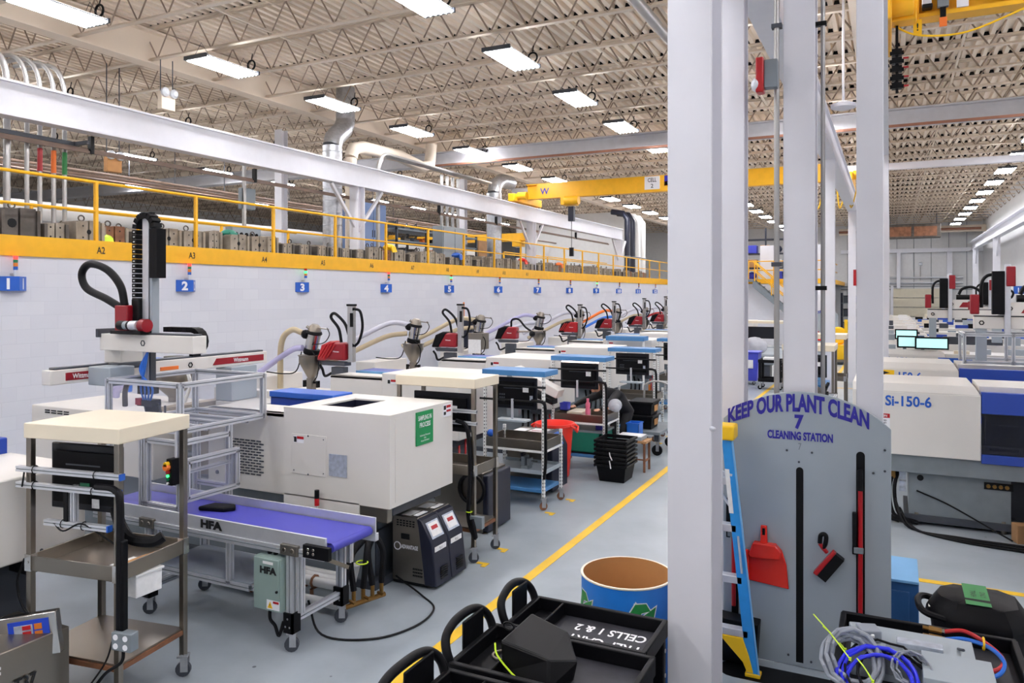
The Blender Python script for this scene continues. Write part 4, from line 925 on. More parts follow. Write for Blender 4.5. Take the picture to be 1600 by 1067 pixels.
def picker(k, x, y, pole=True, style=0, ptop=2.53):
    lab = ['red ribbed','red and black','red and black wedge-shaped','bright red finned','black and red','red and black','red and black','black and red','black and red'][k-1]+' sprue picker robot in line with wall sign %d' % (k+1)
    t = thing('sprue_picker', lab, 'robot', (x,y,1.3), 'sprue picker robots')
    MB('dark_grey').box(x-.12,x+.1,y-.06,y+.06,1.275,1.64).prism([(x-.26,1.66),(x+.14,1.66),(x+.14,1.72),(x-.3,1.72)],'y',y-.08,y+.08).build('column', t, .008)
    body = MB('robot_red' if style != 3 else 'red').prism([(x-.32,1.74),(x+.15,1.74),(x+.15,2.0),(x-.08,2.0),(x-.25,1.93)],'y',y-.1,y+.1).build('body', t, .03, seg=3)
    hood = MB('black_plastic' if style else 'red').prism([(x-.36,1.73),(x-.2,1.73),(x-.02,2.01),(x-.12,2.02),(x-.27,1.96)],'y',y-.11,y+.11).build('hood', t, .03, seg=3)
    lg = MB('letter_white').text('Wittmann', onto((x-.0,y-.103,1.86),(1,0,0),(0,0,1),.022,.9),.03).build('lettering', t)
    if style in (0,3):
        rb = MB('hose_red')
        for q in range(4): rb.tube([(x-.3+.05*q,y-.115,1.78),(x-.16+.05*q,y-.115,1.97)],.012,6)
        rb.build('fins', t)
    if pole:
        MB('stainless_bright').box(x+.16,x+.25,y-.04,y+.04,1.64 if style else 1.72,ptop).use('black').box(x+.15,x+.26,y-.05,y+.05,ptop,ptop+.03).box(x+.22,x+.25,y-.06,y-.02,ptop-.3,ptop-.1).build('vertical_arm', t)
        MB('black_rubber').tube(spline([(x+.02,y,2.0),(x-.03,y,2.2),(x-.17,y,2.36),(x-.1,y,2.42),(x+.08,y,2.28),(x+.16,y,2.1)],7),.022,8).tube(spline([(x+.25,y,ptop-.04),(x+.36,y,ptop-.08),(x+.4,y,ptop-.3),(x+.34,y,ptop-.5),(x+.26,y,ptop-.58)],7),.02,8).build('hose', t)
    else:
        MB('black_rubber').tube(spline([(x-.0,y,2.0),(x+.02,y,2.15),(x+.18,y,2.16),(x+.34,y,2.0),(x+.5,y,1.9)],7),.022,8).use('stainless').cyl((x+.1,y,1.9),(x+.75,y,1.92),.02,8).use('black').ball((x+.5,y,1.86),.07,8,6).build('hose', t)
    MB('black_rubber').tube(spline([(x-.12,y-.04,1.55),(x-.25,y-.04,1.5),(x-.3,y-.04,1.6),(x-.35,y-.04,1.66)],6),.02,7).build('cable', t)
PX = {1:(-7.22,8.98,True,0,2.53),2:(-7.2,12.1,True,1,2.5),3:(-7.35,14.9,False,2,0),4:(-7.24,18.2,True,3,2.42),5:(-7.25,20.9,True,1,2.48),6:(-7.25,23.9,True,1,2.55),7:(-7.3,26.7,True,1,2.6),8:(-7.2,29.9,True,1,2.5),9:(-7.2,32.8,True,1,2.5)}
for k,a in PX.items(): picker(k, a[0], a[1], a[2], a[3], a[4])
t = thing('wall_cabinet','tall dark cabinet with an orange notice standing against the wall under sign 5','cabinet',(-9.9,17.6,0))
mx('body','navy',-10.1,-9.7,17.3,17.9,.0,2.1,t,.01); mx('door','navy',-9.7,-9.685,17.33,17.87,.05,2.05,t,.004); mx('notice','lens_orange',-9.9,-9.88,17.25,17.3,2.1,2.5,t)
# ================================================================ MONITOR STANDS
def monitor(t, x0, x1, y, z0, z1, near=-1, style=0):
    xc = (x0+x1)/2
    p = MB('screen_back').box(x0,x1,y,y+.03,z0,z1).build('monitor', t, .008)
    MB('black_plastic').prism([(z1-.04 if 0 else z0+.06,0)]*0 or [(x0+.04,z0+.05),(x1-.04,z0+.05),(x1-.04,z1-.05),(x0+.04,z1-.05)],'y',y-.022,y).use('dark_grey').box(x0+.15,x1-.15,y-.024,y-.021,z1-.14,z1-.13).build('back_cover', p, .01)
    m_ = MB('letter_white')
    if style == 0: m_.box(xc+.08,xc+.14,y-.026,y-.022,z0+.03,z0+.09).use('lens_green').box(xc-.02,xc+.06,y-.026,y-.022,z0+.16,z0+.19)
    elif style == 1:
        m_.box(xc+.12,xc+.2,y-.026,y-.022,(z0+z1)/2+.02,(z0+z1)/2+.09).use('dark_grey')
        for q in range(9): m_.cyl((x0+.1+.03*(q%3),y-.03,z0+.1+.04*(q//3)),(x0+.1+.03*(q%3),y-.022,z0+.1+.04*(q//3)),.012,6)
        m_.use('label_silver').box(xc+.22,xc+.26,y-.03,y-.022,z0+.12,z0+.18)
    else: m_.box(xc+.12,xc+.2,y-.026,y-.022,(z0+z1)/2,(z0+z1)/2+.07)
    m_.build('sticker', p)
    return p
def steel_stand(lab, x0, x1, y0, y1, skew=0):
    t = thing('monitor_stand', lab, 'stand', ((x0+x1)/2,(y0+y1)/2,0), 'stainless monitor stands')
    MB('cream_top').box(x0-.03,x1+.03,y0-.03,y1+.03,1.75,1.85).build('top', t, .006)
    for x in (x0,x1):
        for y in (y0,y1):
            lg = MB('stainless').box(x-.02,x+.02,y-.02,y+.02,.14,1.75).build('leg', t, .003)
            MB('stainless_bright').box(x-.026,x+.026,y-.026,y+.026,.87,.98).cyl((x,y-.03,.93),(x,y-.02,.93),.01,8).build('clamp', lg)
            caster('caster', x, y, t, .052, 'dark_grey', .145, .4)
    MB('stainless').box(x0,x1,y0,y1,.87,.885).box(x0,x1,y0-.012,y0,.87,.97).box(x0,x1,y1,y1+.012,.87,.97).box(x0-.012,x0,y0,y1,.87,.97).box(x1,x1+.012,y0,y1,.87,.97).build('tray', t, .003)
    MB('stainless').box(x0,x1,y0,y1,.33,.345).build('shelf', t, .002)
    fr = MB('mould_rust').box(x0,x1,y0-.012,y0+.012,.3,.33).box(x0,x1,y1-.012,y1+.012,.3,.33).box(x0-.012,x0+.012,y0,y1,.3,.33).box(x1-.012,x1+.012,y0,y1,.3,.33)
    fr.bx((x1-.13,y0+.13,.315),(.36,.025,.025),rz=PI/4).bx((x1-.13,y1-.13,.315),(.36,.025,.025),rz=-PI/4); fr.build('shelf_frame', t)
    return t
# near stand
t = steel_stand('near stainless monitor stand with square cream top, beside the blue conveyor','x' if 0 else -5.2,-4.44,3.25,3.8)if 0 else steel_stand('cream-topped stainless monitor stand close to the blue conveyor, T37 cabinet at its foot',-5.17,-4.44,3.22,3.8)
monitor(t,-5.13,-4.54,3.34,1.26,1.7,style=0)
for z,xa,xb in ((1.545,-5.26,-4.4),(1.44,-5.26,-4.42),(1.21,-5.02,-4.5)):
    br = MB('aluminium'); ext(br,(xa,3.2,z),(xb,3.2,z),.036); bo = br.build('cross_bar', t)
    MB('sign_blue').box(xb,xb+.012,3.18,3.22,z-.02,z+.02).build('end_cap', bo)
    for xx in (xa+.15,xb-.2): MB('black').tube([(xx,3.2+.026*math.cos(a),z+.026*math.sin(a)) for a in [k*PI/5 for k in range(10)]],.004,4,closed=True).build('zip_tie', bo)
mb_ = MB('aluminium'); ext(mb_,(-4.8,3.22,1.2),(-4.8,3.22,1.46),.036); mb_.box(-4.86,-4.83,3.2,3.25,1.2,1.42); mb_.build('mount_bar', t)
MB('black').box(-4.86,-4.83,3.19,3.22,1.2,1.44).tube(spline([(-4.95,3.19,1.22),(-4.85,3.18,1.17),(-4.7,3.18,1.23),(-4.55,3.2,1.16),(-4.45,3.22,1.1)],6),.006,5).build('wire', t)
MB('black_rubber').tube(spline([(-4.6,3.2,1.47),(-4.45,3.2,1.46),(-4.4,3.19,1.38),(-4.4,3.19,1.0),(-4.4,3.19,.6)],8),.024,8).build('cable', t)
MB('black_plastic').box(-4.425,-4.365,3.175,3.225,.55,1.15).build('cable_sleeve', t, .01)
bx_ = MB('grey_steel').box(-4.43,-4.28,3.15,3.22,.47,.585).build('outlet_box', t, .006)
ou = MB('sign_white')
for qx in (-4.395,-4.32):
    for qz in (.5,.555): ou.lathe([(.018,0),(.018,.004)],(qx,3.15,qz),12,Matrix.Rotation(PI/2,3,'X'))
ou.build('socket', bx_)
MB('black').tube(spline([(-4.36,3.18,.47),(-4.36,3.16,.4),(-4.45,3.12,.33),(-4.52,3.1,.2),(-4.46,3.06,.02)],7),.011,6).tube(spline([(-4.42,3.16,.55),(-4.46,3.14,.4),(-4.55,3.1,.25)],6),.006,5).build('cable', t)
MB('black').tube(spline([(-5.2,3.2,.95),(-5.24,3.18,.8),(-5.2,3.18,.65),(-5.12,3.2,.55)],7),.008,5).build('wire', t); MB('black').tube(spline([(-5.2,3.2,1.55),(-5.19,3.18,1.48),(-5.2,3.18,1.43)],5),.006,5).build('wire', t)
MB('black_plastic').tube(spline([(-4.55,3.3,1.32),(-4.5,3.3,1.2),(-4.4,3.28,1.13),(-4.25,3.3,1.12),(-4.2,3.34,1.15)],6),.035,8).build('cable_chain', t)
t_stand = None
t = thing('waste_box','small white box hanging under the tray of the near stainless stand','box',(-4.5,3.5,.7))
mx('body','paper',-4.62,-4.42,3.42,3.62,.71,.855,t,.006); mx('rim','pvc',-4.63,-4.41,3.41,3.63,.85,.866,t,.003)
t = thing('paper_bundle','stack of brown and white papers in the tray of the near stainless stand','paper',(-4.55,3.5,.885))
mx('sheet','paper',-4.68,-4.5,3.42,3.6,.886,.893,t); mx('card','cardboard',-4.6,-4.47,3.45,3.7,.894,.91,t)
# the near stand and what lies on it are turned a little on the floor
import math as _m
for nm in ('near',):
    st_ = [o for o in bpy.data.objects if o.get('label','').startswith('cream-topped stainless monitor stand close')][0]
    st_.rotation_euler = (0,0,.15)
# second stand
t = steel_stand('stainless monitor stand with a cream top behind the end of the big cream machine',-4.66,-3.76,6.77,7.24)
monitor(t,-4.55,-3.86,6.88,1.28,1.68,style=2)
for z in (1.52,1.4):
    br = MB('aluminium'); ext(br,(-4.7,6.76,z),(-3.72,6.76,z),.034); br.build('cross_bar', t)
MB('black_rubber').tube(spline([(-3.95,6.75,1.42),(-3.83,6.73,1.38),(-3.79,6.73,1.2),(-3.78,6.73,.85),(-3.8,6.73,.5),(-3.76,6.72,.35),(-3.7,6.7,.28),(-3.75,6.72,.45)],8),.022,8).build('cable', t)
MB('lime').tube([(-3.79+.03*math.cos(a),6.73+.03*math.sin(a),.52) for a in [k*PI/5 for k in range(10)]],.006,5,closed=True).build('zip_tie', t)
mx('outlet_box','grey_steel',-3.78,-3.64,6.72,6.78,.36,.48,t,.005)
t = thing('chiller_unit','stainless chiller cabinet with a dark front behind the second stainless stand','chiller',(-4.2,8.0,0))
mx('housing','stainless',-4.75,-4.12,7.62,8.2,.0,.68,t,.006); mx('front_cover','navy',-4.12,-4.05,7.62,8.2,.02,.66,t,.015); MB('black_rubber').tube([(-4.25+.16*math.cos(a),7.6,.5+.16*math.sin(a)) for a in [k*PI/10 for k in range(20)]],.022,7,closed=True).build('hose', t)
t = thing('parts_tray','white tray of small brass fittings on the machine side behind the second stand','tray',(-4.4,7.9,.7))
mx('tray','paper',-4.65,-4.15,7.75,8.05,.69,.72,t,.004)
g = random.Random(2); b = MB('brass')
for q in range(14): b.bx((-4.6+g.random()*.4,7.8+g.random()*.2,.735),(.04,.03,.03),g.random()*3)
tag(b.build('fitting', t), kind='stuff')
# blue-topped stands on slotted angle
def angle_post(mb, x, y, z0, z1):
    mb.use('pvc').box(x-.018,x+.018,y-.018,y+.018,z0,z1).use('letter_black')
    n = int((z1-z0)/.045)
    for i in range(n):
        z = z0+.02+i*.045
        mb.box(x-.006,x+.006,y-.0195,y-.017,z,z+.016).box(x+.017,x+.0195,y-.006,y+.006,z,z+.016)
    return mb
def blue_stand(lab, x0, x1, y0, y1, top=1.71, mstyle=1, wide=True, kb=True, mid=True):
    t = thing('monitor_stand', lab, 'stand', ((x0+x1)/2,(y0+y1)/2,0), 'blue-topped monitor stands')
    MB('stand_blue').box(x0-.03,x1+.03,y0-.03,y0+.4,top-.07,top).build('top', t, .006)
    for x in (x0,x1):
        for y in (y0,y1):
            h = top-.07 if y == y0 else .93
            angle_post(MB('pvc'), x, y, .13, h).build('leg', t, smooth=False)
            caster('caster', x, y, t, .05, 'mould_rust', .14, .3)
    MB('stainless').box(x0,x1,y0,y1,.74,.75).box(x0,x1,y0-.01,y0,.74,.86).box(x0,x1,y1,y1+.01,.74,.86).box(x0-.01,x0,y0,y1,.74,.86).box(x1,x1+.01,y0,y1,.74,.86).use('pvc').box(x0,x1,y0-.02,y0-.01,.71,.74).box(x1+.01,x1+.02,y0,y1,.71,.74).build('tray', t, .003)
    if mid: MB('panel_grey').box(x0,x1,y0,y1,.44,.45).box(x0,x1,y0-.012,y0,.44,.49).box(x0,x1,y1,y1+.012,.44,.49).box(x1,x1+.012,y0,y1,.44,.49).build('shelf', t, .002)
    MB('stand_blue').box(x0+.02,x1-.02,y0+.02,y1-.02,.2,.245).build('bottom_shelf', t, .005)
    monitor(t,x0+.1,x1-.12,y0+.06,top-.5,top-.1,style=mstyle)
    for z in (top-.2,top-.38): MB('black').cyl((x0-.06,y0-.03,z),(x1+.04,y0-.03,z),.014,8).build('cross_bar', t)
    MB('black_rubber').tube(spline([(x1-.15,y0-.03,top-.37),(x1+.0,y0-.04,top-.38),(x1+.045,y0-.05,top-.45),(x1+.05,y0-.05,top-.8),(x1+.05,y0-.05,.6),(x1+.03,y0-.05,.4)],8),.02,8).build('cable', t)
    MB('aluminium').box((x0+x1)/2-.015,(x0+x1)/2+.015,y0-.05,y0-.03,top-.62,top-.36).build('mount_bar', t)
    if kb: MB('panel_grey').box((x0+x1)/2-.2,(x0+x1)/2+.22,y0-.12,y0+.05,top-.64,top-.615).build('keyboard_tray', t, .004)
    return t
blue_stand('blue-topped monitor stand with an empty blue bottom shelf, next to the red bin',-4.72,-3.89,8.8,9.36,1.735)
t4 = blue_stand('blue-topped stand with a strip light where the person in black works',-4.72,-3.88,11.05,11.7,1.745,2,kb=False,mid=False)
MB('strip_light').cyl((-4.6,11.12,1.655),(-4.0,11.12,1.655),.014,8).build('strip_light', t4)
t5 = blue_stand('blue-topped monitor stand standing beyond the person and the black tote stack',-4.74,-3.88,13.8,14.37,1.70,1)
blue_stand('last blue-topped monitor stand of the row, in line with wall sign 5',-4.74,-3.88,17.2,17.8,1.70,2)
t = thing('monitor_stand','blue bench top on white posts beyond the machine in line with sign 4','stand',(-5,15.9,0),'blue-topped monitor stands')
MB('stand_blue').box(-5.9,-5.0,16.9,17.3,1.64,1.74).build('top', t, .006)
for x in (-5.88,-5.02): MB('pvc').box(x-.02,x+.02,16.95,16.99,0,1.64).build('leg', t)
# vise on the first blue stand and odds
t = thing('bench_vise','small grey vise clamp on the middle shelf of the first blue-topped stand','tool',(-4.2,9.0,.45))
MB('grey_steel').box(-4.26,-4.16,8.9,9.05,.454,.5).box(-4.25,-4.2,8.9,9.05,.5,.62).box(-4.18,-4.14,8.92,9.03,.5,.6).use('navy').box(-4.27,-4.24,8.92,9.03,.55,.66).build('body', t, .006)
MB('stainless_bright').cyl((-4.3,8.97,.56),(-4.05,8.97,.56),.008,6).build('screw', t)
t = thing('glove_bundle','blue rag on the rim of the tray of the first blue-topped stand','cloth',(-4.68,8.86,.87))
MB('sign_blue').ball((-4.66,8.84,.9),(.05,.04,.05),8,6).ball((-4.6,8.84,.885),(.05,.04,.03),8,6).build('cloth', t)
# controller behind the first blue stand
t = thing('temperature_controller','stainless temperature controller with a sloped dark front and a paper-strewn top by the red bin','controller',(-4.2,10.0,0))
mx('housing','stainless',-4.75,-4.22,9.5,10.0,.0,.80,t,.006)
MB('navy').prism([(-4.23,.05),(-4.06,.05),(-4.06,.6),(-4.16,.8),(-4.23,.81)],'y',9.48,10.02).build('front_cover', t, .012)
MB('paper').box(-4.72,-4.55,9.55,9.85,.801,.805).box(-4.5,-4.27,9.55,9.9,.801,.806).use('red').box(-4.48,-4.3,9.6,9.65,.806,.808).box(-4.48,-4.3,9.72,9.75,.806,.808).build('label', t)
MB('sign_blue').prism([(-4.08,.63),(-4.07,.63),(-4.15,.79),(-4.16,.79)],'y',9.6,9.9).build('display', t)
mx('power_block','stainless',-4.6,-4.15,9.42,9.48,.08,.42,t,.006)
# red bin
t = thing('waste_bin','tall red round rubbish bin with handles between the two blue-topped stands','bin',(-4.44,10.46,0))
bx0, by0 = -4.44, 10.46
MB('bin_red').lathe([(.2,.02),(.215,.05),(.265,.72),(.27,.76),(.295,.77),(.295,.81),(.275,.81),(.258,.76),(.2,.06)],(bx0,by0,0),28).build('body', t)
for s in (-1,1): MB('bin_red').tube([(bx0+s*.285,by0-.08,.79),(bx0+s*.34,by0-.07,.76),(bx0+s*.35,by0,.7),(bx0+s*.34,by0+.07,.76),(bx0+s*.285,by0+.08,.79)],.018,8).build('handle', t)
lt_ = MB('letter_black'); lt_.text('BRUTE', lambda x,y: Vector((bx0+.283*math.sin(x*.05/.283), by0-.283*math.cos(x*.05/.283), .68+y*.05)), .05); lt_.build('lettering', t)
# person
t = thing('person','person in black jacket and dark cap bending over the tray of a blue-topped stand','person',(-4.15,12.05,0))
def skinned(name, joints, edges, mat, parent, sub=2):
    me = bpy.data.meshes.new(name); inv = LOC.get(parent.name)
    me.from_pydata([inv @ Vector(j[0]) for j in joints], edges, []); me.materials.append(M[mat])
    o = bpy.data.objects.new(name, me); COL.objects.link(o); o.parent = parent; LOC[o.name] = inv
    sk = o.modifiers.new('skin','SKIN'); sk.use_smooth_shade = True
    for v, j in zip(me.skin_vertices[0].data, joints):
        r = j[1]; v.radius = r if isinstance(r, tuple) else (r, r)
    me.skin_vertices[0].data[0].use_root = True
    sd = o.modifiers.new('sub','SUBSURF'); sd.levels = sub; sd.render_levels = sub
    return o
J = [((-3.9,12.12,.84),(.17,.14)),((-3.97,12.05,.97),(.16,.13)),((-4.08,11.96,1.07),(.165,.12)),((-4.18,11.88,1.13),(.085,.085)),((-4.22,11.85,1.16),(.055,.055)),
     ((-3.97,11.9,1.08),.08),((-4.0,11.74,1.0),.06),((-4.06,11.55,.92),.045),((-4.1,11.48,.885),.035),
     ((-4.25,12.0,1.07),.08),((-4.45,11.9,.98),.065),((-4.56,11.72,.93),.045),((-4.58,11.62,.9),.035),
     ((-3.86,12.2,.78),.1),((-3.9,12.02,.44),.07),((-3.87,12.25,.09),.045),((-4.02,12.24,.78),.1),((-4.1,12.06,.44),.07),((-4.07,12.3,.09),.045)]
E_ = [(0,1),(1,2),(2,3),(3,4),(2,5),(5,6),(6,7),(7,8),(2,9),(9,10),(10,11),(11,12),(0,13),(13,14),(14,15),(0,16),(16,17),(17,18)]
body = skinned('body', J, E_, 'jacket', t)
hx0, hy0, hz0 = -4.27, 11.78, 1.22
def hp(dx, dy, dz): return (hx0+dx, hy0+dy, hz0+dz)
hd = MB('skin').ball(hp(0,0,0),(.08,.09,.105),14,10).ball(hp(-.06,-.065,-.03),(.022,.022,.025),8,6).ball(hp(.07,.0,0),(.015,.025,.032),8,6).ball(hp(-.035,-.045,-.075),(.04,.035,.03),8,6).use('letter_white').ball(hp(-.065,-.03,.02),(.014,.012,.01),6,4).ball(hp(-.03,-.075,.02),(.014,.012,.01),6,4).use('hose_red').ball(hp(-.06,-.06,-.07),(.018,.018,.007),6,4)
hd.build('head', t)
MB('hair').ball(hp(.04,.04,.02),(.085,.095,.1),12,8).build('hair', t)
MB('navy').lathe([(.098,0),(.1,.04),(.078,.085),(.02,.105)],hp(.01,.01,.045),14,Matrix.Rotation(-.35,3,'Y')).bx(hp(-.1,-.07,.04),(.1,.13,.012),rz=.7,ry=-.3).build('cap', t)
for sx,(hx,hy,hz) in ((1,(-4.12,11.44,.885)),(-1,(-4.585,11.57,.9))):
    m_ = MB('skin').ball((hx,hy,hz),(.035,.045,.018),10,6)
    for q in range(4): m_.tube([(hx-.026+.017*q,hy-.03,hz),(hx-.028+.018*q,hy-.065-.006*(q in (1,2)),hz-.002),(hx-.028+.018*q,hy-.085-.008*(q in (1,2)),hz-.015)],[.009,.008,.006],6)
    m_.tube([(hx-sx*.03,hy+.0,hz),(hx-sx*.05,hy-.03,hz-.002),(hx-sx*.045,hy-.055,hz-.01)],[.01,.009,.007],6)
    m_.build('hand', t)
MB('black').ball((-3.88,12.2,.05),(.05,.13,.05),10,6).build('shoe', t); MB('black').ball((-4.08,12.25,.05),(.05,.13,.05),10,6).build('shoe', t)
t = thing('water_bottle','pink plastic bottle standing on the tray in front of the person in black','bottle',(-4.22,11.3,.86))
MB('pink').lathe([(.035,.754),(.04,.77),(.04,.9),(.032,.93),(.038,.95),(.038,1.0),(.02,1.03),(.02,1.05)],(-4.22,11.25,0),12).build('body', t); MB('pink').cyl((-4.22,11.25,1.05),(-4.22,11.25,1.08),.022,10).build('cap', t)
t = thing('cutting_board','pale board lying in the tray before the person in black','board',(-4.4,11.35,.86)); mx('board','cream_top',-4.55,-4.3,11.2,11.6,.76,.865,t,.003)
t = thing('clear_bag','clear plastic bag of parts at the end of the person\'s tray','bag',(-3.85,11.6,.86)); MB('bag').ball((-3.86,11.5,.966),(.11,.13,.1),10,8).ball((-3.82,11.42,.94),(.07,.08,.07),8,6).build('bag', t)
for i,(x,y,z,s,mm,lab) in enumerate(((-4.02,11.25,.25,.1,'tote_blue','blue parts tote on the teal bin under the person\'s tray'),(-4.62,11.3,.87,.12,'tote_blue','small blue tote at the far side of the tray by the lamp'),(-3.68,11.95,.45,.2,'hose_blue','blue tote standing behind the slotted post near the person'))):
    t = thing('parts_tote', lab, 'tote', (x,y,z))
    zz = .612 if i == 0 else z
    MB(mm).box(x-s*.5,x+s*.5,y-s*.6,y+s*.6,zz,zz+.01).box(x-s*.5,x-s*.46,y-s*.6,y+s*.6,zz,zz+s).box(x+s*.46,x+s*.5,y-s*.6,y+s*.6,zz,zz+s).box(x-s*.5,x+s*.5,y-s*.6,y-s*.56,zz,zz+s).box(x-s*.5,x+s*.5,y+s*.56,y+s*.6,zz,zz+s).build('body', t)
    MB(mm).box(x-s*.55,x+s*.55,y-s*.65,y-s*.6,zz+s*.9,zz+s).box(x-s*.55,x+s*.55,y+s*.6,y+s*.65,zz+s*.9,zz+s).build('rim', t)
t = thing('operator_terminal','cream swing-arm control panel sticking out beside the person','control panel',(-4.9,10.9,1.2))
MB('cream').hexa([(-5.3,10.75,1.42),(-4.55,10.75,1.12),(-4.55,11.0,1.12),(-5.3,11.0,1.42),(-5.25,10.75,1.58),(-4.5,10.75,1.24),(-4.5,11.0,1.24),(-5.25,11.0,1.58)]).build('housing', t, .01)
MB('black').hexa([(-5.0,10.72,1.16),(-4.6,10.72,1.02),(-4.6,10.95,1.02),(-5.0,10.95,1.16),(-5.0,10.72,1.24),(-4.6,10.72,1.1),(-4.6,10.95,1.1),(-5.0,10.95,1.24)]).build('keypad', t, .01)
mx('arm','grey_steel',-5.4,-5.2,10.8,10.9,.8,1.45,t)
t = thing('parts_bin','long teal bin on the blue bottom shelf of the person\'s stand','bin',(-4.2,11.3,.25))
MB('teal').box(-4.66,-3.94,11.08,11.12,.27,.58).box(-4.66,-3.94,11.58,11.62,.27,.58).box(-4.66,-4.62,11.08,11.62,.27,.58).box(-3.98,-3.94,11.08,11.62,.27,.58).box(-4.66,-3.94,11.08,11.62,.27,.29).build('body', t, .004)
mx('lid','grey_steel',-4.68,-3.92,11.08,11.64,.58,.61,t); mx('dolly','navy',-4.65,-3.95,11.1,11.6,.25,.27,t)
# stack of black totes
for i in range(7):
    z = .06*i
    lab = 'black nesting tote, ' + ['bottom','second from the floor','third from the floor','fourth from the floor','fifth from the floor','next to topmost','topmost'][i] + ' in the stack by the yellow line'
    t = thing('storage_tote', lab, 'tote', (-3.6,10.76,z), 'stacked black totes')
    h = .25 if i else .26
    x0,x1,y0,y1 = -3.82,-3.37,10.51,10.98
    MB('black_plastic').hexa([(x0+.04,y0+.04,z),(x1-.04,y0+.04,z),(x1-.04,y1-.04,z),(x0+.04,y1-.04,z),(x0,y0,z+h),(x1,y0,z+h),(x1,y1,z+h),(x0,y1,z+h)]).build('body', t, .006) if i == 0 else MB('black_plastic').box(x0,x1,y0,y0+.012,z+.2,z+h).box(x0,x1,y1-.012,y1,z+.2,z+h).box(x0,x0+.012,y0,y1,z+.2,z+h).box(x1-.012,x1,y0,y1,z+.2,z+h).build('body', t)
    MB('black').box(x0-.025,x1+.025,y0-.025,y0,z+h-.035,z+h-.005).box(x0-.025,x1+.025,y1,y1+.025,z+h-.035,z+h-.005).box(x0-.025,x0,y0,y1,z+h-.035,z+h-.005).box(x1,x1+.025,y0,y1,z+h-.035,z+h-.005).build('rim', t, .004)
    for s in (0,1): MB('black').hexa([(x0-.034,y0+.02+.24*s,z+h-.058),(x0-.028,y0+.02+.24*s,z+h-.058),(x0-.028,y0+.22+.24*s,z+h-.058),(x0-.034,y0+.22+.24*s,z+h-.058),(x0-.03,y0+.02+.24*s,z+h-.012),(x0-.026,y0+.02+.24*s,z+h-.012),(x0-.026,y0+.22+.24*s,z+h-.012),(x0-.03,y0+.22+.24*s,z+h-.012)]).build('flap', t)
    if i in (2,4): MB('letter_white').tube([(-3.6,y0-.04,z+h-.05),(-3.59,y0-.04,z+h-.1),(-3.6+.01*i,y0-.04,z+h-.16)],.008,5).build('tie', t)
# flat platform truck with a tube handle and two small totes
t = thing('platform_truck','low grey flat cart with a bent tube handle carrying two small black totes','cart',(-3.7,13,0))
mx('deck','grey_steel',-4.05,-3.42,12.5,13.6,.36,.41,t,.006)
MB('conduit').tube(spline([(-3.98,13.5,.41),(-3.98,13.5,.95),(-3.95,13.5,1.08),(-3.8,13.5,1.14),(-3.6,13.5,1.12),(-3.48,13.5,1.0),(-3.47,13.5,.41)],6),.018,8).build('handle', t)
for x in (-3.98,-3.5):
    for y in (12.62,13.45): caster('caster', x, y, t, .09, 'black_rubber', .25)
for x in (-3.98,-3.5):
    for y in (12.62,13.45): mx('riser','dark_grey',x-.04,x+.04,y-.04,y+.04,.24,.37,t)
for i in range(2):
    t = thing('storage_tote', 'small black tote on the flat cart, %s of the two' % ('lower' if i == 0 else 'upper'), 'tote', (-3.78,12.9,.41+.24*i), 'small totes on the flat cart')
    z = .414+.235*i
    MB('black_plastic').hexa([(-3.97,12.7,z),(-3.63,12.7,z),(-3.63,13.1,z),(-3.97,13.1,z),(-4.0,12.66,z+.22),(-3.6,12.66,z+.22),(-3.6,13.14,z+.22),(-4.0,13.14,z+.22)]).build('body', t, .006)
    mx('lid','black',-4.02,-3.58,12.64,13.16,z+.2,z+.232,t,.005); mx('label','cardboard',-3.6,-3.592,12.8,13.0,z+.06,z+.16,t)
t = thing('step_bench','small wooden-topped steel bench beside the black tote stack','bench',(-3.45,11.45,0))
mx('top','wood',-3.8,-3.3,11.3,11.62,.44,.475,t,.004)
for x in (-3.76,-3.34):
    for y in (11.33,11.59): mx('leg','mould_rust',x-.015,x+.015,y-.015,y+.015,0,.44,t)
mx('stretcher','mould_rust',-3.355,-3.325,11.33,11.59,.16,.18,t); mx('stretcher','mould_rust',-3.76,-3.34,11.32,11.34,.18,.2,t)
t = thing('tray_box','white shallow tray resting on the small wooden-topped bench','tray',(-3.5,11.45,.48)); mx('tray','panel_grey',-3.78,-3.38,11.32,11.62,.476,.53,t,.004); mx('lid','paper',-3.77,-3.39,11.33,11.61,.53,.536,t)
# weigh-scale controller at the very near end
t = thing('scale_controller','stainless cabinet marked T37 with a tilted blue keypad at the foot of the near stand','controller',(-4.75,2.9,0))
MB('stainless').prism([(2.55,.03),(3.1,.03),(3.1,.62),(2.55,.62)],'x',-5.15,-4.62).build('housing', t, .008)
kp = MB('stainless_bright'); R = Matrix.Rotation(.28,3,'Z') @ Matrix.Rotation(-.0,3,'X')
def sp(a, b, l=0):  # point on the tilted face
    rt = Vector((.86,.52,.13)).normalized(); up = Vector((.12,.1,1)).normalized(); up = (up-rt*up.dot(rt)).normalized(); n = rt.cross(up)
    return Vector((-4.74,2.92,.6))+rt*a+up*b+n*l
def slab(mb, a0,a1,b0,b1,l0,l1): return mb.hexa([sp(a0,b0,l0),sp(a1,b0,l0),sp(a1,b1,l0),sp(a0,b1,l0),sp(a0,b0,l1),sp(a1,b0,l1),sp(a1,b1,l1),sp(a0,b1,l1)])
slab(kp,-.17,.17,-.13,.13,-.06,0).build('head_plate', t, .006)
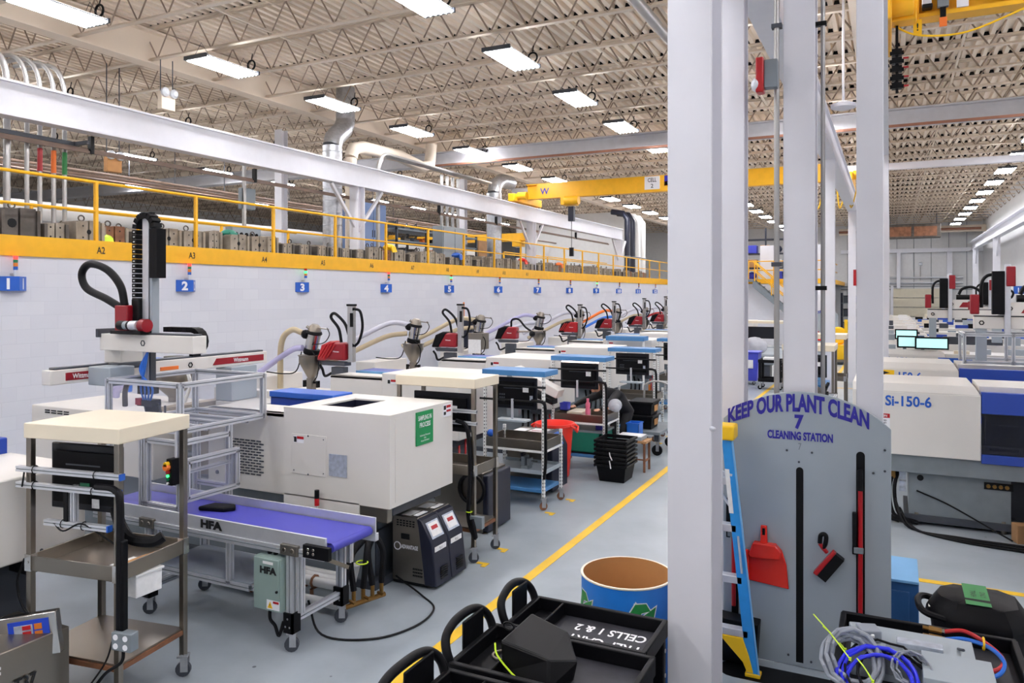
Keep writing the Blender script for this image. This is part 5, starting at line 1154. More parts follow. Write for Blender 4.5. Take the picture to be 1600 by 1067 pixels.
d = MB('display_blue'); slab(d,-.115,.125,-.1,.1,0,.004); d.use('label_silver'); slab(d,-.08,.03,.01,.075,.004,.006); d.use('lens_red'); slab(d,-.03,.02,.045,.07,.006,.008); slab(d,-.03,.02,.015,.035,.006,.008); d.use('lens_orange'); slab(d,.04,.085,.04,.075,.004,.007); slab(d,.04,.085,.005,.03,.004,.007); d.use('orange'); slab(d,-.02,.06,-.125,-.108,0,.004); d.build('keypad', t)
MB('letter_black').text('T37', onto((-4.72,2.544,.34),(1,0,0),(0,0,1),.07,.9),.03).text('T37', lambda x,y: Vector((-4.612,2.82+x*.06,.36+y*.075)), .03).build('lettering', t)
MB('yellow_bright').box(-4.96,-4.86,2.545,2.55,.08,.17).box(-4.619,-4.612,2.6,2.68,.1,.18).build('label', t)
MB('black').tube(spline([(-4.85,2.5,.2),(-4.75,2.5,.26),(-4.66,2.52,.22)],5),.025,8).build('handle', t)
mx('louvre','paper',-4.618,-4.612,2.6,2.68,.53,.545,t); mx('louvre','paper',-4.618,-4.612,2.6,2.68,.5,.515,t)
# ================================================================ CLEANING STATION AND THE CARTS BY THE COLUMNS
PX0, PX1, PY = -1.088, .008, 5.70
def arch(n=20, off=0):
    R_ = .791; cx = (PX0+PX1)/2
    return [(cx+(PX1-cx-off)*(1-2*i/n), 1.229+math.sqrt(max(0,(R_-off)**2-((PX1-cx-off)*(1-2*i/n))**2))) for i in range(n+1)]
def station(dx, dy, lab, full=True):
    t = thing('cleaning_station', lab, 'cleaning board', ((PX0+PX1)/2+dx, PY+dy, 0))
    pl = MB('panel_grey').prism([(x+dx,z) for x,z in [(PX0,.1),(PX1,.1)]+arch()],'y',PY+dy,PY+dy+.022).build('board', t, .003)
    ba = MB('panel_grey').box(PX0+dx-.06,PX1+dx+.02,PY+dy-.5,PY+dy,.06,.1).box(PX0+dx-.06,PX1+dx+.02,PY+dy-.5,PY+dy-.47,0,.06).box(PX0+dx,PX1+dx,PY+dy-.03,PY+dy,0,.06).build('base_shelf', t, .004)
    tx = MB('letter_blue')
    gv = glyphs('KEEP OUR PLANT CLEAN', .06)[0]; gx = max(abs(v[0]) for v in gv)
    def arc(x, y):
        X = -.59+x/gx*.465; q = (X+.56)/.43
        return Vector((X+dx, PY+dy-.003, 1.888-.09*q*q+y*(.118-.012*q*q)))
    tx.text('KEEP OUR PLANT CLEAN', arc, .06)
    if full:
        tx.text('7', onto((-.572+dx,PY+dy-.003,1.768),(1,0,0),(0,0,1),.092,.85),.07)
        tx.text('CLEANING STATION', onto((-.565+dx,PY+dy-.003,1.685),(1,0,0),(0,0,1),.056,.6),.06)
        tx.use('grey_steel').text('7', onto((-.565+dx,PY+dy-.002,1.615),(1,0,0),(0,0,1),.05,.7),.0)
    tx.build('lettering', t)
    sl = MB('black')
    def slot(xc, z0, z1, w=.024):
        pts = [(xc+w*math.cos(a)+dx, z1+w*math.sin(a)) for a in [PI*k/8 for k in range(9)]]+[(xc-w+dx,z0),(xc+w+dx,z0)]
        sl.prism(pts,'y',PY+dy-.002,PY+dy+.001)
    slot(-.565,.13,1.47); slot(-.178,.13,1.61,.027); slot(-1.005,.3,1.25)
    if full:
        pts = [(-1.06,PY-.36),(-.08,PY-.36),(-.08,PY-.1),(-1.06,PY-.1)]
        rr = [( -1.06+.1+.12*math.cos(a), PY-.23+.12*math.sin(a)) for a in [PI/2+PI*k/8 for k in range(9)]]+[(-.2+.12*math.cos(a), PY-.23+.12*math.sin(a)) for a in [-PI/2+PI*k/8 for k in range(9)]]
        sl.prism(rr,'z',.099,.102)
    sl.build('slot_inlay', t)
    sc = MB('dark_grey')
    for x,z in ((-.65,1.605),(-.485,1.603),(-.57,1.53),(-.1,1.5),(-.03,1.52),(-.64,.17),(-.49,.15),(-.03,1.66)): sc.cyl((x+dx,PY+dy-.006,z),(x+dx,PY+dy,z),.008,8)
    sc.build('screws', t)
    return t
station(0,0,'grey arched cleaning board lettered KEEP OUR PLANT CLEAN with hanging red tools')
station(-2.05,31.0,'far grey arched cleaning board seen down the aisle between two white columns',False)
def dustpan(dx, dy, lab):
    t = thing('dustpan', lab, 'dustpan', (-.78+dx,PY+dy-.05,.66)); y0 = PY+dy-.012
    MB('dustpan_red').prism([(x+dx,z) for x,z in ((-.925,.66),(-.635,.635),(-.65,.8),(-.68,.9),(-.72,.945),(-.87,.945),(-.9,.86))],'y',y0-.012,y0).use('dustpan_red').prism([(x+dx,z) for x,z in ((-.68,.9),(-.72,.945),(-.87,.945),(-.9,.86),(-.88,.84),(-.69,.85))],'y',y0-.07,y0-.01).box(-.93+dx,-.9+dx,y0-.05,y0-.01,.66,.88).build('pan', t, .012)
    MB('dustpan_red').prism([(x+dx,z) for x,z in ((-.825,.93),(-.775,.93),(-.78,1.065),(-.82,1.065))],'y',y0-.035,y0-.012).use('black').box(-.81+dx,-.79+dx,y0-.037,y0-.03,1.0,1.05).build('handle', t, .008)
dustpan(0,0,'red plastic dustpan hanging on the near grey cleaning board'); dustpan(-2.05,31,'tiny red dustpan on the far cleaning board down the aisle')
t = thing('hand_brush','red and black hand brush hanging on the grey cleaning board','brush',(-.39,5.66,.76))
Rb = Matrix.Rotation(.62,3,'Y')
def bp(x,y,z): return Vector((-.375,5.655,.87))+Rb @ Vector((x,y,z))
hb_ = MB('black').hexa([bp(-.005,-.03,-.115),bp(.06,-.03,-.115),bp(.06,.03,-.115),bp(-.005,.03,-.115),bp(-.005,-.03,.085),bp(.06,-.03,.085),bp(.06,.03,.085),bp(-.005,.03,.085)]).build('bristles', t)
MB('red').hexa([bp(-.035,-.03,-.12),bp(-.005,-.03,-.12),bp(-.005,.03,-.12),bp(-.035,.03,-.12),bp(-.03,-.025,.09),bp(-.002,-.025,.09),bp(-.002,.025,.09),bp(-.03,.025,.09)]).build('block', t, .005)
MB('red').tube([(-.385,5.65,.94),(-.41,5.64,.97),(-.43,5.64,1.0)],.014,8).use('black').tube(spline([(-.43,5.64,1.0),(-.425,5.64,1.05),(-.405,5.64,1.065),(-.39,5.64,1.05),(-.395,5.64,1.0),(-.41,5.64,.97)],5),.015,8).build('handle', t)
for x, z0, z1, zb, lab in ((-.178,.3,1.38,1.52,'broom pole with red shaft and black grip in the outer slot of the cleaning board'),(-1.01,.35,1.0,1.27,'red and black pole hanging on the cleaning board behind the blue ladder')):
    t = thing('broom_pole', lab, 'broom', (x,5.66,.1))
    MB('red').cyl((x,5.67,.12 if x > -.5 else .46),(x,5.67,z1),.015,10).build('shaft', t); MB('black').cyl((x,5.67,z1),(x,5.67,zb),.018,10).build('grip', t)
    MB('black').box(x-.05,x-.022,5.65,5.69,.95,1.23).use('grey_steel').box(x-.04,x+.02,5.645,5.66,.96,1.0).build('holder_clip', t, .004)
    if x > -.5: MB('black').box(x-.02,x+.02,5.6,5.69,.103,.14).build('broom_head', t)
t = thing('storage_tub','black tub with a white diamond mark on the base shelf behind the blue ladder','tub',(-.98,5.6,.1))
MB('black_plastic').hexa([(-1.13,5.55,.104),(-.84,5.55,.104),(-.84,5.67,.104),(-1.13,5.67,.104),(-1.15,5.53,.42),(-.82,5.53,.40),(-.82,5.67,.40),(-1.15,5.67,.42)]).build('body', t, .006)
MB('letter_white').tube([(-1.0,5.538,.335),(-.973,5.54,.30),(-1.0,5.543,.25),(-1.027,5.54,.30)],.003,4,closed=True).build('emblem', t)
# blue step ladder
t = thing('step_ladder','blue and yellow folded step ladder leaning beside the white column at the cleaning board','ladder',(-.9,5.5,.1))
def rail(mb, x0, z0, x1, z1, y, w=.06, d=.03):
    return mb.hexa([(x0-w*.6,y-d,z0),(x0+w*.6,y-d,z0),(x0+w*.6,y+d,z0),(x0-w*.6,y+d,z0),(x1-w*.55,y-d,z1),(x1+w*.55,y-d,z1),(x1+w*.55,y+d,z1),(x1-w*.55,y+d,z1)])
rl_ = rail(MB('ladder_blue'),-.835,.12,-1.01,1.72,5.42).use('light_blue')
rl_.hexa([(-.797,5.385,.12),(-.785,5.385,.12),(-.785,5.39,.12),(-.797,5.39,.12),(-.977,5.385,1.7),(-.965,5.385,1.7),(-.965,5.39,1.7),(-.977,5.39,1.7)])
rl_.build('side_rail', t, .004)
rail(MB('ladder_blue'),-1.33,.12,-1.3,1.72,5.42).build('side_rail', t, .004)
rail(MB('ladder_blue'),-.86,.14,-1.02,1.68,5.5,.04).build('rear_rail', t, .004)
for z in (.39,.75,1.1,1.42): 
    xr = -.835-(z-.12)/1.6*.175
    MB('aluminium').box(-1.33,xr,5.39,5.46,z-.03,z+.02).build('tread', t, .004)
MB('yellow_bright').box(-1.36,-.955,5.36,5.53,1.70,1.80).build('top_cap', t, .012)
MB('yellow_bright').prism([(-1.06,.36),(-.9,.36),(-.86,.25),(-.83,.135),(-.87,.135),(-.9,.2)],'y',5.38,5.40).build('gusset', t, .004)
MB('yellow_bright').box(-.885,-.785,5.38,5.46,.104,.13).build('foot', t, .005); MB('yellow_bright').box(-1.38,-1.28,5.38,5.46,.104,.13).build('foot', t, .005)
MB('aluminium').tube([(-1.07,5.4,1.36),(-.99,5.4,1.25)],.01,6).tube([(-.93,5.385,1.05),(-.905,5.385,.8)],.008,6).tube([(-1.2,5.4,1.5),(-.97,5.4,1.46)],.014,6).build('spreader', t)
st = MB('paper').hexa([(-.99,5.388,1.2),(-.96,5.388,1.2),(-.96,5.389,1.2),(-.99,5.389,1.2),(-1.02,5.387,1.5),(-.99,5.387,1.5),(-.99,5.389,1.5),(-1.02,5.389,1.5)]); st.build('label', t)
# utility carts
def cart(lab, x0, x1, y0, y1, z, comp=.2, hx=-.1, side=-1, group='black utility carts'):
    t = thing('utility_cart', lab, 'cart', ((x0+x1)/2,(y0+y1)/2,0), group)
    def tray(zr, dep):
        m = MB('black_plastic').box(x0,x1,y0,y1,zr-dep,zr-dep+.015)
        m.box(x0-.015,x1+.015,y0-.02,y0+.012,zr-dep,zr).box(x0-.015,x1+.015,y1-.012,y1+.02,zr-dep,zr).box(x0-.02,x0+.012,y0,y1,zr-dep,zr).box(x1-.012,x1+.02,y0,y1,zr-dep,zr)
        return m
    tt = tray(z,.09)
    if comp: tt.box(x0+comp,x0+comp+.014,y0,y1,z-.09,z-.005)
    tt.build('top_tray', t, .006)
    MB('tray_grey').box(x0+.02+(comp+.01 if comp else 0),x1-.02,y0+.02,y1-.02,z-.077,z-.0735).build('tray_mat', t)
    tray(.32,.1).build('bottom_tray', t, .006)
    for x in (x0+.03,x1-.03):
        for y in (y0+.03,y1-.03):
            p = MB('black_plastic').box(x-.04,x+.04,y-.025,y+.025,.3,z-.08).build('upright', t, .008)
            if x > x0+.1: MB('galvanized').cyl((x+.04,y,z-.16),(x+.045,y,z-.16),.012,8).cyl((x+.04,y,z-.3),(x+.045,y,z-.3),.012,8).build('bolt', p)
            caster('caster', x, y, t, .06, 'black_rubber', .2)
    if side:
        hx_ = x0 if side < 0 else x1
        k = side
        MB('black_plastic').tube(spline([(hx_+k*.0,y0+.02,z-.07),(hx_+k*.04,y0+.01,z+.03),(hx_+k*.07,y0+.05,z+.09),(hx_+k*.08,y0+.14,z+.125),(hx_+k*.08,(y0+y1)/2,z+.135),(hx_+k*.08,y1-.14,z+.125),(hx_+k*.07,y1-.05,z+.09),(hx_+k*.04,y1-.01,z+.03),(hx_,y1-.02,z-.07)],6),.024,10).build('handle', t)
        MB('black_plastic').box(hx_+k*.06,hx_+k*.045,(y0+y1)/2-.05,y1-.07,z-.05,z+.115).build('handle_panel', t, .01)
    return t
zc = .83
cA = cart('black utility cart carrying a faceted black hood, beside the lettered cart', -2.0,-1.1,3.38,3.87,zc)
MB('mould_steel').tube([(-1.87+.05*math.cos(a),3.68+.05*math.sin(a),zc-.066) for a in [k*PI/8 for k in range(16)]],.006,6,closed=True).build('holder_ring', cA)
cB = cart('black utility cart lettered PREP CART CELLS 1 & 2 beside the blue recycling drum', -1.95,-1.16,3.915,4.34,zc,.16)
lt_ = MB('letter_white'); lt_.text('CELLS 1 & 2', onto((-1.44,4.24,zc-.073),(-1,0,0),(0,-1,0),.085,.72),.03).text('PREP CART', onto((-1.44,4.10,zc-.073),(-1,0,0),(0,-1,0),.085,.72),.03)
lt_.v = [(x,y-.085 if 0 else y,z) for x,y,z in lt_.v]; lt_.build('lettering', cB)
cC = cart('black utility cart of which only the bent handle shows at the bottom edge', -1.97,-1.05,2.75,3.3,zc)
t = thing('machine_hood','faceted glossy black plastic hood lying on the tray of the black cart','hood',(-1.62,3.62,.76))
zt = zc-.068
hd_ = MB('black'); b0 = [(-1.78,3.5),(-1.5,3.45),(-1.42,3.58),(-1.5,3.78),(-1.75,3.8)]
t0 = [(-1.8,3.52,.92),(-1.52,3.5,.89),(-1.4,3.6,.86),(-1.52,3.76,.93),(-1.76,3.82,.96)]
hd_.add([(x,y,zt) for x,y in b0]+t0, [(4,3,2,1,0),(0,1,6,5),(1,2,7,6),(2,3,8,7),(3,4,9,8),(4,0,5,9),(5,6,7,8,9)])
hd_.build('shell', t, .012, smooth=False)
MB('lime').tube(spline([(-1.83,3.52,.9),(-1.8,3.485,.86),(-1.72,3.47,.8),(-1.66,3.46,.77)],6),.005,6).build('cord', t)
MB('black').tube([(-1.79+.03*math.cos(a),3.6,.965+.02*math.sin(a)) for a in [k*PI/6 for k in range(12)]],.006,5,closed=True).build('loop', t)
# recycling drum
dc = (-1.53,4.80)
t = thing('recycling_drum','blue cardboard drum with green recycling arrows beside the big white column','drum',(dc[0],dc[1],0))
MB('drum_blue').lathe([(.29,0),(.295,.03),(.295,.888)],(dc[0],dc[1],0),40,cap=False).use('cardboard').lathe([(.285,.9),(.284,.05),(.01,.045)],(dc[0],dc[1],0),40,cap=False).use('cream_top').lathe([(.284,.9),(.299,.9),(.3,.893),(.295,.888)],(dc[0],dc[1],0),40,cap=False).build('body', t)
ar = MB('sign_white')
def wrap(ang0, zc_, r=.2975):
    def f(x, y, l=0): a = ang0+x/.295; return Vector((dc[0]+(r+l)*math.cos(a), dc[1]+(r+l)*math.sin(a), zc_+y))
    return f
def recyc(mb, f, s):
    polys = [[(-.62,.02),(-.2,.72),(.03,.40),(-.30,-.16)],[(-.2,.72),(.2,.72),(.37,.44),(.03,.40)],[(.60,.56),(.44,-.10),(-.06,.20),(.2,.36)]]
    for k in range(3):
        a = -k*2*PI/3; ca, sa = math.cos(a), math.sin(a)
        for mat, gr, lay in (('sign_white',1.22,0),('green',1,.002)):
            mb.use(mat)
            for q in polys:
                cx, cy = sum(p[0] for p in q)/4, sum(p[1] for p in q)/4
                pts = []
                for x, y in q:
                    x = cx+(x-cx)*gr; y = cy+(y-cy)*gr+.12
                    pts.append(f((x*ca-y*sa)*s, (x*sa+y*ca)*s, lay))
                mb.quad(*pts[::-1])
for ang in (-.98,-2.42): recyc(ar, wrap(ang,.665), .17)
ar.build('recycling_emblem', t)
b = MB('sign_white').text('PLEASE RECYCLE', lambda x,y: wrap(-1.15,.16)(x*.05,y*.06,.001), .02); b.build('lettering', t)
# cart with the robot controller
cD = cart('black utility cart loaded with a controller box and coiled cables by the cleaning board', -.24,.6,3.95,4.93,zc,0,side=0)
t = thing('controller_box','light grey robot controller box lying on the black cart','controller',(.15,4.4,.77))
MB('panel_grey').box(-.18,.38,4.28,4.62,zc-.068,.9).box(.14,.44,4.05,4.36,zc-.068,.92).use('grey_steel').box(-.02,.2,4.3,4.4,.9,.905).box(-.05,.2,4.275,4.285,.8,.88).build('housing', t, .008)
MB('label_silver').box(.03,.24,4.38,4.45,.9,.93).use('dark_grey').cyl((.31,4.5,.9),(.33,4.42,.93),.008,6).build('handle', t, .004)
t = thing('cable_connector','small grey square cable connector lying on the controller box','connector',(-.1,4.3,.92))
MB('cable_grey').bx((-.1,4.42,.935),(.1,.1,.06),.35).use('paper').bx((-.08,4.37,.94),(.02,.012,.02),.35).build('body', t, .006); MB('panel_grey').bx((-.16,4.45,.93),(.06,.07,.05),.2).build('plug', t, .006)
def coil(name, lab, c, r, mat, rad, n, tilt, seed, squash=1):
    g = random.Random(seed); t = thing(name, lab, 'cable', (c[0],c[1],c[2]))
    for q in range(n):
        rr = r*(1+g.uniform(-.12,.12)); ox, oy, oz = g.uniform(-.02,.02), g.uniform(-.02,.02), q*rad*.9
        a0 = g.uniform(0,6)
        R_ = Matrix.Rotation(tilt[0]+g.uniform(-.12,.12),3,'X') @ Matrix.Rotation(tilt[1]+g.uniform(-.12,.12),3,'Y')
        pts = [Vector((c[0]+ox,c[1]+oy,c[2]+oz)) + R_ @ Vector((rr*math.cos(a0+k*PI/10), rr*squash*math.sin(a0+k*PI/10), .01*math.sin(3*k))) for k in range(20)]
        MB(mat).tube(pts, rad, 8, closed=True).build('loop', t)
    return t
coil('cable_coil','coil of bright blue cable piled on the black cart by the controller',(-.055,4.06,.84),.165,'cable_blue',.009,4,(.55,-.1),3)
coil('cable_coil','coil of thick grey cable hanging at the corner of the black cart',(-.17,4.14,.86),.12,'cable_grey',.011,7,(.75,.3),5,1.1)
coil('cable_coil','loose black cable looped between the grey and the blue coils',(.0,4.12,.86),.17,'black_rubber',.006,3,(.5,.1),8)
coil('cable_coil','thin pale grey wire loops beside the controller box',(.09,4.14,.9),.085,'cable_grey',.005,4,(.7,.2),11)
for (a,b,lab) in (((-.36,4.32,1.02),(-.17,3.98,.97),'long lime zip tie sticking up out of the grey cable coil'),((-.31,4.26,.99),(-.2,4.17,.93),'short lime zip tie crossing the longer one over the grey cable'),((-.14,4.0,.97),(-.07,3.88,.93),'lime zip tie around the bright blue coil')):
    t = thing('zip_tie', lab, 'zip tie', a); MB('lime').tube(spline([a,tuple((a[i]+b[i])/2+(.008 if i == 2 else 0) for i in range(3)),b],5),.0035,5).build('strap', t); MB('lime').bx(b,(.012,.012,.012)).build('head', t)
for mm, o, lab in (('hose_red',.03,'red air hose curled on the black cart with a brass end'),('hose_blue',0,'blue air hose curled on the black cart with a brass end')):
    t = thing('air_hose', lab, 'hose', (.4,4.6,.8))
    MB(mm).tube(spline([(.26,4.72+o,.85+o),(.36,4.72+o,.87+o),(.47,4.68+o,.86),(.52,4.6+o,.83),(.48,4.5+o,.8+o*.5),(.38,4.47,.79+o),(.28,4.5,.79+o),(.3,4.62,.80+o)],8),.011,8).build('hose', t)
    MB('brass').cyl((.19,4.715+o,.855+o),(.25,4.72+o,.85+o),.016,8).cyl((.16,4.715+o,.857+o),(.2,4.715+o,.855+o),.011,8).use('stainless_bright').cyl((.25,4.72+o,.85+o),(.265,4.72+o,.85+o),.014,8).build('fitting', t)
MB('yellow_bright').tube([(.44+.0*math.cos(a),4.70+.03*math.cos(a),.87+.03*math.sin(a)) for a in [k*PI/5 for k in range(10)]],.006,5,closed=True).build('tie', t)
# black lidded bin with green label
t = thing('wheeled_bin','black wheeled rubbish bin with a green label across its humped lid','bin',(.45,5.4,0))
ly = [(.2,5.36),(.22,5.27),(.33,5.15),(.62,5.13),(.72,5.22),(.73,5.5),(.62,5.6),(.33,5.6),(.23,5.5)]
n = len(ly); c0 = (.47,5.37)
def ring(s, z, dz=0): return [(c0[0]+(x-c0[0])*s, c0[1]+(y-c0[1])*s, z) for x,y in ly]
bd = MB('black_plastic'); rs = [ring(.7,.1),ring(.92,.74),ring(1.0,.75),ring(1.02,.77),ring(1.0,.80),ring(.9,.84),ring(.78,.885),ring(.45,.895)]
o_ = []
for r_ in rs[:3]: o_ += r_
bd.add(o_, [tuple(range(n))[::-1]]+[(i*n+j,i*n+(j+1)%n,(i+1)*n+(j+1)%n,(i+1)*n+j) for i in range(2) for j in range(n)]); bd.build('body', t)
ld = MB('black_plastic'); o_ = []
for r_ in rs[2:]: o_ += r_
ld.add(o_, [(i*n+j,i*n+(j+1)%n,(i+1)*n+(j+1)%n,(i+1)*n+j) for i in range(5) for j in range(n)]+[tuple(range(5*n,6*n))]); ld.build('lid', t, .006)
gl = MB('green').hexa([(.40,5.16,.842),(.52,5.16,.842),(.52,5.54,.89),(.40,5.54,.89),(.40,5.16,.85),(.52,5.16,.85),(.52,5.54,.905),(.40,5.54,.905)]) if 0 else MB('green').hexa([(.40,5.22,.884),(.53,5.22,.884),(.53,5.52,.894),(.40,5.52,.894),(.40,5.2,.893),(.53,5.2,.893),(.53,5.54,.9),(.40,5.54,.9)])
gl.use('letter_black').text('TRASH', onto((.435,5.37,.901),(0,-1,0),(1,0,0),.03,.9),.01).text('ONLY', onto((.485,5.37,.901),(0,-1,0),(1,0,0),.03,.9),.01).build('label', t)
MB('black_plastic').tube(spline([(.3,5.2,.78),(.2,5.2,.8),(.16,5.28,.81),(.16,5.42,.81),(.2,5.5,.8),(.3,5.5,.78)],5),.02,8).build('handle', t)
MB('paper').box(.21,.25,5.3,5.34,.806,.81).build('tag', t)
for x in (.3,.62): MB('black_rubber').cyl((x,5.58,.09),(x+.05,5.58,.09),.09,14).build('wheel', t)
MB('black_plastic').box(.35,.65,5.2,5.24,0,.12).build('foot', t)
t = thing('louvred_cabinet','small blue cabinet with a pale blue top and louvred front behind the cleaning board','cabinet',(-.1,6.1,0))
mx('body','cabinet_blue',-.4,.18,5.99,6.36,.02,.72,t,.006); MB('light_blue').hexa([(-.4,5.97,.7),(.18,5.97,.7),(.18,6.37,.74),(-.4,6.37,.74),(-.4,5.97,.72),(.18,5.97,.72),(.18,6.37,.76),(-.4,6.37,.76)]).build('top', t, .004)
d = mx('door','cabinet_blue',-.34,.12,5.975,5.99,.08,.64,t,.004)
lv = MB('navy')
for q in range(8): lv.prism([(5.962,.36-q*.035),(5.976,.375-q*.035),(5.976,.35-q*.035)],'x',-.3,-.02)
lv.build('louvres', d)
# pipes and alarm on the columns
t = thing('conduit_pipe','grey conduit running up beside the middle white column, carrying the red alarm','pipe',(-.735,5.74,0))
MB('conduit').cyl((-.725,5.757,0),(-.725,5.757,7.2),.019,10).build('tube', t)
for z in (1.3,2.9,4.6,6.2): MB('dark_grey').box(-.76,-.69,5.735,5.79,z,z+.03).build('clamp', t)
t = thing('conduit_pipe','thin grey conduit standing clear on the other side of the middle white column','pipe',(-.44,5.85,0))
MB('conduit').cyl((-.425,5.85,0),(-.425,5.85,7.2),.015,10).build('tube', t)
for z in (1.4,2.73,4.6): MB('black').box(-.475,-.40,5.83,5.87,z,z+.03).build('clamp', t)
t = thing('fire_alarm','red fire alarm horn with strobe on a grey box beside the middle white column','alarm',(-.75,5.7,4.25))
mx('back_box','grey_steel',-.80,-.71,5.66,5.735,4.16,4.36,t,.006); MB('red').box(-.855,-.80,5.64,5.74,4.13,4.38).build('horn', t, .01); MB('reflector').ball((-.855,5.67,4.19),(.035,.04,.05),10,8).build('strobe', t)
t = thing('pendant_sensor','white disc sensor at the end of a thin white rod hung from the roof','sensor',(-.62,12,5.4))
MB('white_paint').cyl((-.6,12,5.45),(-.6,12,7.9),.018,8).build('rod', t); MB('white_paint').lathe([(.08,5.35),(.17,5.38),(.17,5.43),(.06,5.47)],(-.6,12,0),16).build('disc', t)
t = thing('floor_plate','red square marker stuck on the white runway column by the aisle','marker',(-.215,5.76,2.8)); mx('plate','lens_red',-.225,-.207,5.757,5.764,2.76,2.87,t)
t = thing('door_stop','small clear clip on the white column edge at the top of the cleaning board','clip',(-.95,4.44,1.95)); MB('bag').ball((-.91,4.45,1.93),(.02,.02,.015),8,6).build('clip', t)
# ================================================================ RIGHT BAY MACHINES AND THE FAR BACKGROUND
def right_machine(k, lab, detail):
    y0 = 10.05+3.1*k; y1 = y0+1.12; x0, x1 = -.4, .917
    t = thing('moulding_machine', lab, 'machine', (1,y0+.5,0), 'blue and cream moulding machines of the side bay')
    c = MB('cream').box(x0,x1,y0,y1,.83,1.56).hexa([(x0,y0,1.56),(x1,y0,1.56),(x1,y1,1.56),(x0,y1,1.56),(x0,y0+.05,1.66),(x1-.06,y0+.05,1.66),(x1-.06,y1-.05,1.66),(x0,y1-.05,1.66)]).build('clamp_cover', t, .008)
    bl = MB('machine_blue' if k < 2 else 'cream').box(x1+.005,3.2,y0+.01,y0+.1,1.36,1.6).box(x1+.005,3.2,y0+.01,y0+.1,.8,.9).box(1.9,2.1,y0+.01,y0+.1,.9,1.36).box(x1+.005,3.2,y0+.1,y1-.1,1.5,1.56).use('cream').box(x1+.005,3.2,y0+.3,y1,1.56,1.64 if k < 2 else 1.58).build('safety_gate', t, .006)
    wi = MB('dark_panel').box(x1+.01,1.9,y0+.05,y0+.06,.9,1.36).box(2.1,3.2,y0+.05,y0+.06,.9,1.36).build('window', t)
    if k == 0:
        ip = MB('stainless').box(1.0,1.35,y0+.4,y0+.6,.95,1.3).use('aluminium').box(1.02,1.3,y0+.2,y0+.22,.92,.95).box(1.1,1.3,y0+.2,y0+.22,1.2,1.215).build('mould', t)
    MB('grey_steel').box(x0+.1,3.4,y0+.05,y1-.05,.62,.83).build('bed', t, .006)
    ba = MB('grey_steel').box(.2,1.22,y0+.15,y1-.15,.1,.62).box(2.0,3.3,y0+.15,y1-.15,.1,.62).use('dark_grey').box(.15,1.3,y0+.12,y1-.1,.04,.12).box(2.0,3.3,y0+.12,y1-.1,.04,.12).box(1.22,2.0,y0+.4,y1-.2,.05,.6)
    for xx in (.28,1.15): ba.use('stainless').cyl((xx,y0+.17,0),(xx,y0+.17,.14),.03,10)
    ba.build('base', t, .004)
    tx = MB('letter_blue')
    tx.use('sign_blue').text('Si-150-6', onto((.19,y0-.003,1.40),(1,0,0),(0,0,1),.12,.88),.035); tx.build('lettering', t)
    if k == 0:
        l = MB('sign_white').box(-.22,.0,y0-.004,y0,1.12,1.3).use('lens_red').box(-.22,.0,y0-.006,y0-.003,1.25,1.3).use('letter_white').text('CAUTION', onto((-.11,y0-.008,1.262),(1,0,0),(0,0,1),.028,.95),.03).use('letter_black').text('AUTHORIZED', onto((-.11,y0-.006,1.21),(1,0,0),(0,0,1),.02,.9),.02).text('REPAIR ATTEMPT', onto((-.11,y0-.006,1.18),(1,0,0),(0,0,1),.018,.8),.02).text('BY YOU', onto((-.11,y0-.006,1.15),(1,0,0),(0,0,1),.02,.9),.02); l.build('warning_label', t)
        MB('black').cyl((.32,y0+.145,.55),(.32,y0+.152,.55),.035,14).build('port', t)
        v = MB('brass')
        for q in range(4): v.cyl((1.0+.06*q,y0+.12,.53),(1.0+.06*q,y0+.15,.53),.022,8)
        v.use('black').box(.96,1.24,y0+.14,y0+.152,.49,.57); v.build('valve', t)
        hs = MB('black_rubber')
        for q in range(5): hs.tube(spline([(.12-.04*q,y0+.3,.66),(.05-.05*q,y0+.2,.4),(.1-.06*q,y0+.15,.1),(.3-.05*q,y0+.1,.03)],6),.022,7)
        hs.use('label_silver').box(.1,.17,y0+.2,y0+.25,.5,.62).box(.1,.17,y0+.2,y0+.25,.36,.48).use('brass').box(-.02,.06,y0+.22,y0+.26,.5,.6); hs.build('hoses', t)
    elif k == 1:
        l = MB('yellow_bright').box(-.22,.06,y0-.004,y0,1.36,1.54).use('letter_black').text('AUTHORIZED', onto((-.08,y0-.006,1.40),(1,0,0),(0,0,1),.03,.75),.03).text('PERSONNEL', onto((-.08,y0-.006,1.365),(1,0,0),(0,0,1),.025,.8),.03).box(-.09,-.07,y0-.006,y0-.003,1.44,1.51).prism([(-.16,1.5),(-.08,1.52),(0,1.5),(-.06,1.48),(-.1,1.48)],'y',y0-.006,y0-.003); l.build('warning_label', t)
    elif detail:
        bl = MB('sign_blue').box(.3+.25*(k%3),.85+.25*(k%3),y0-.004,y0,1.44,1.53); bl.build('name_band', t)
        g = random.Random(k); m_ = MB(g.choice(['panel_grey','cream','dark_grey'])).box(-.1,.1,y0+.2,y0+.4,1.66,1.72+g.random()*.12); m_.build('top_box', t); MB(g.choice(['cabinet_blue','paper','dark_grey'])).box(.3+g.random()*.2,.7,y0+.3,y0+.5,1.66,1.70+g.random()*.1).build('top_box', t)
        for q in range(5):
            xa = 1.0+.42*q+g.random()*.1; MB(g.choice(['dark_grey','sign_blue','cream_top','machine_blue','black','panel_grey'])).box(xa,xa+.2+g.random()*.2,y0+.15,y0+.28,1.565,1.62+g.random()*.16).build('top_box', t)
    return t
RL = ['cream and blue moulding machine lettered Si-150-6 with the red CAUTION label','cream and blue moulding machine with a yellow AUTHORIZED label, behind the CAUTION one','cream and blue moulding machine in the side bay, third from the cross line']
for k in range(11):
    right_machine(k, RL[k] if k < 3 else 'cream moulding machine top in the side bay, %s from the yellow cross line' % ORD[k], k > 1)
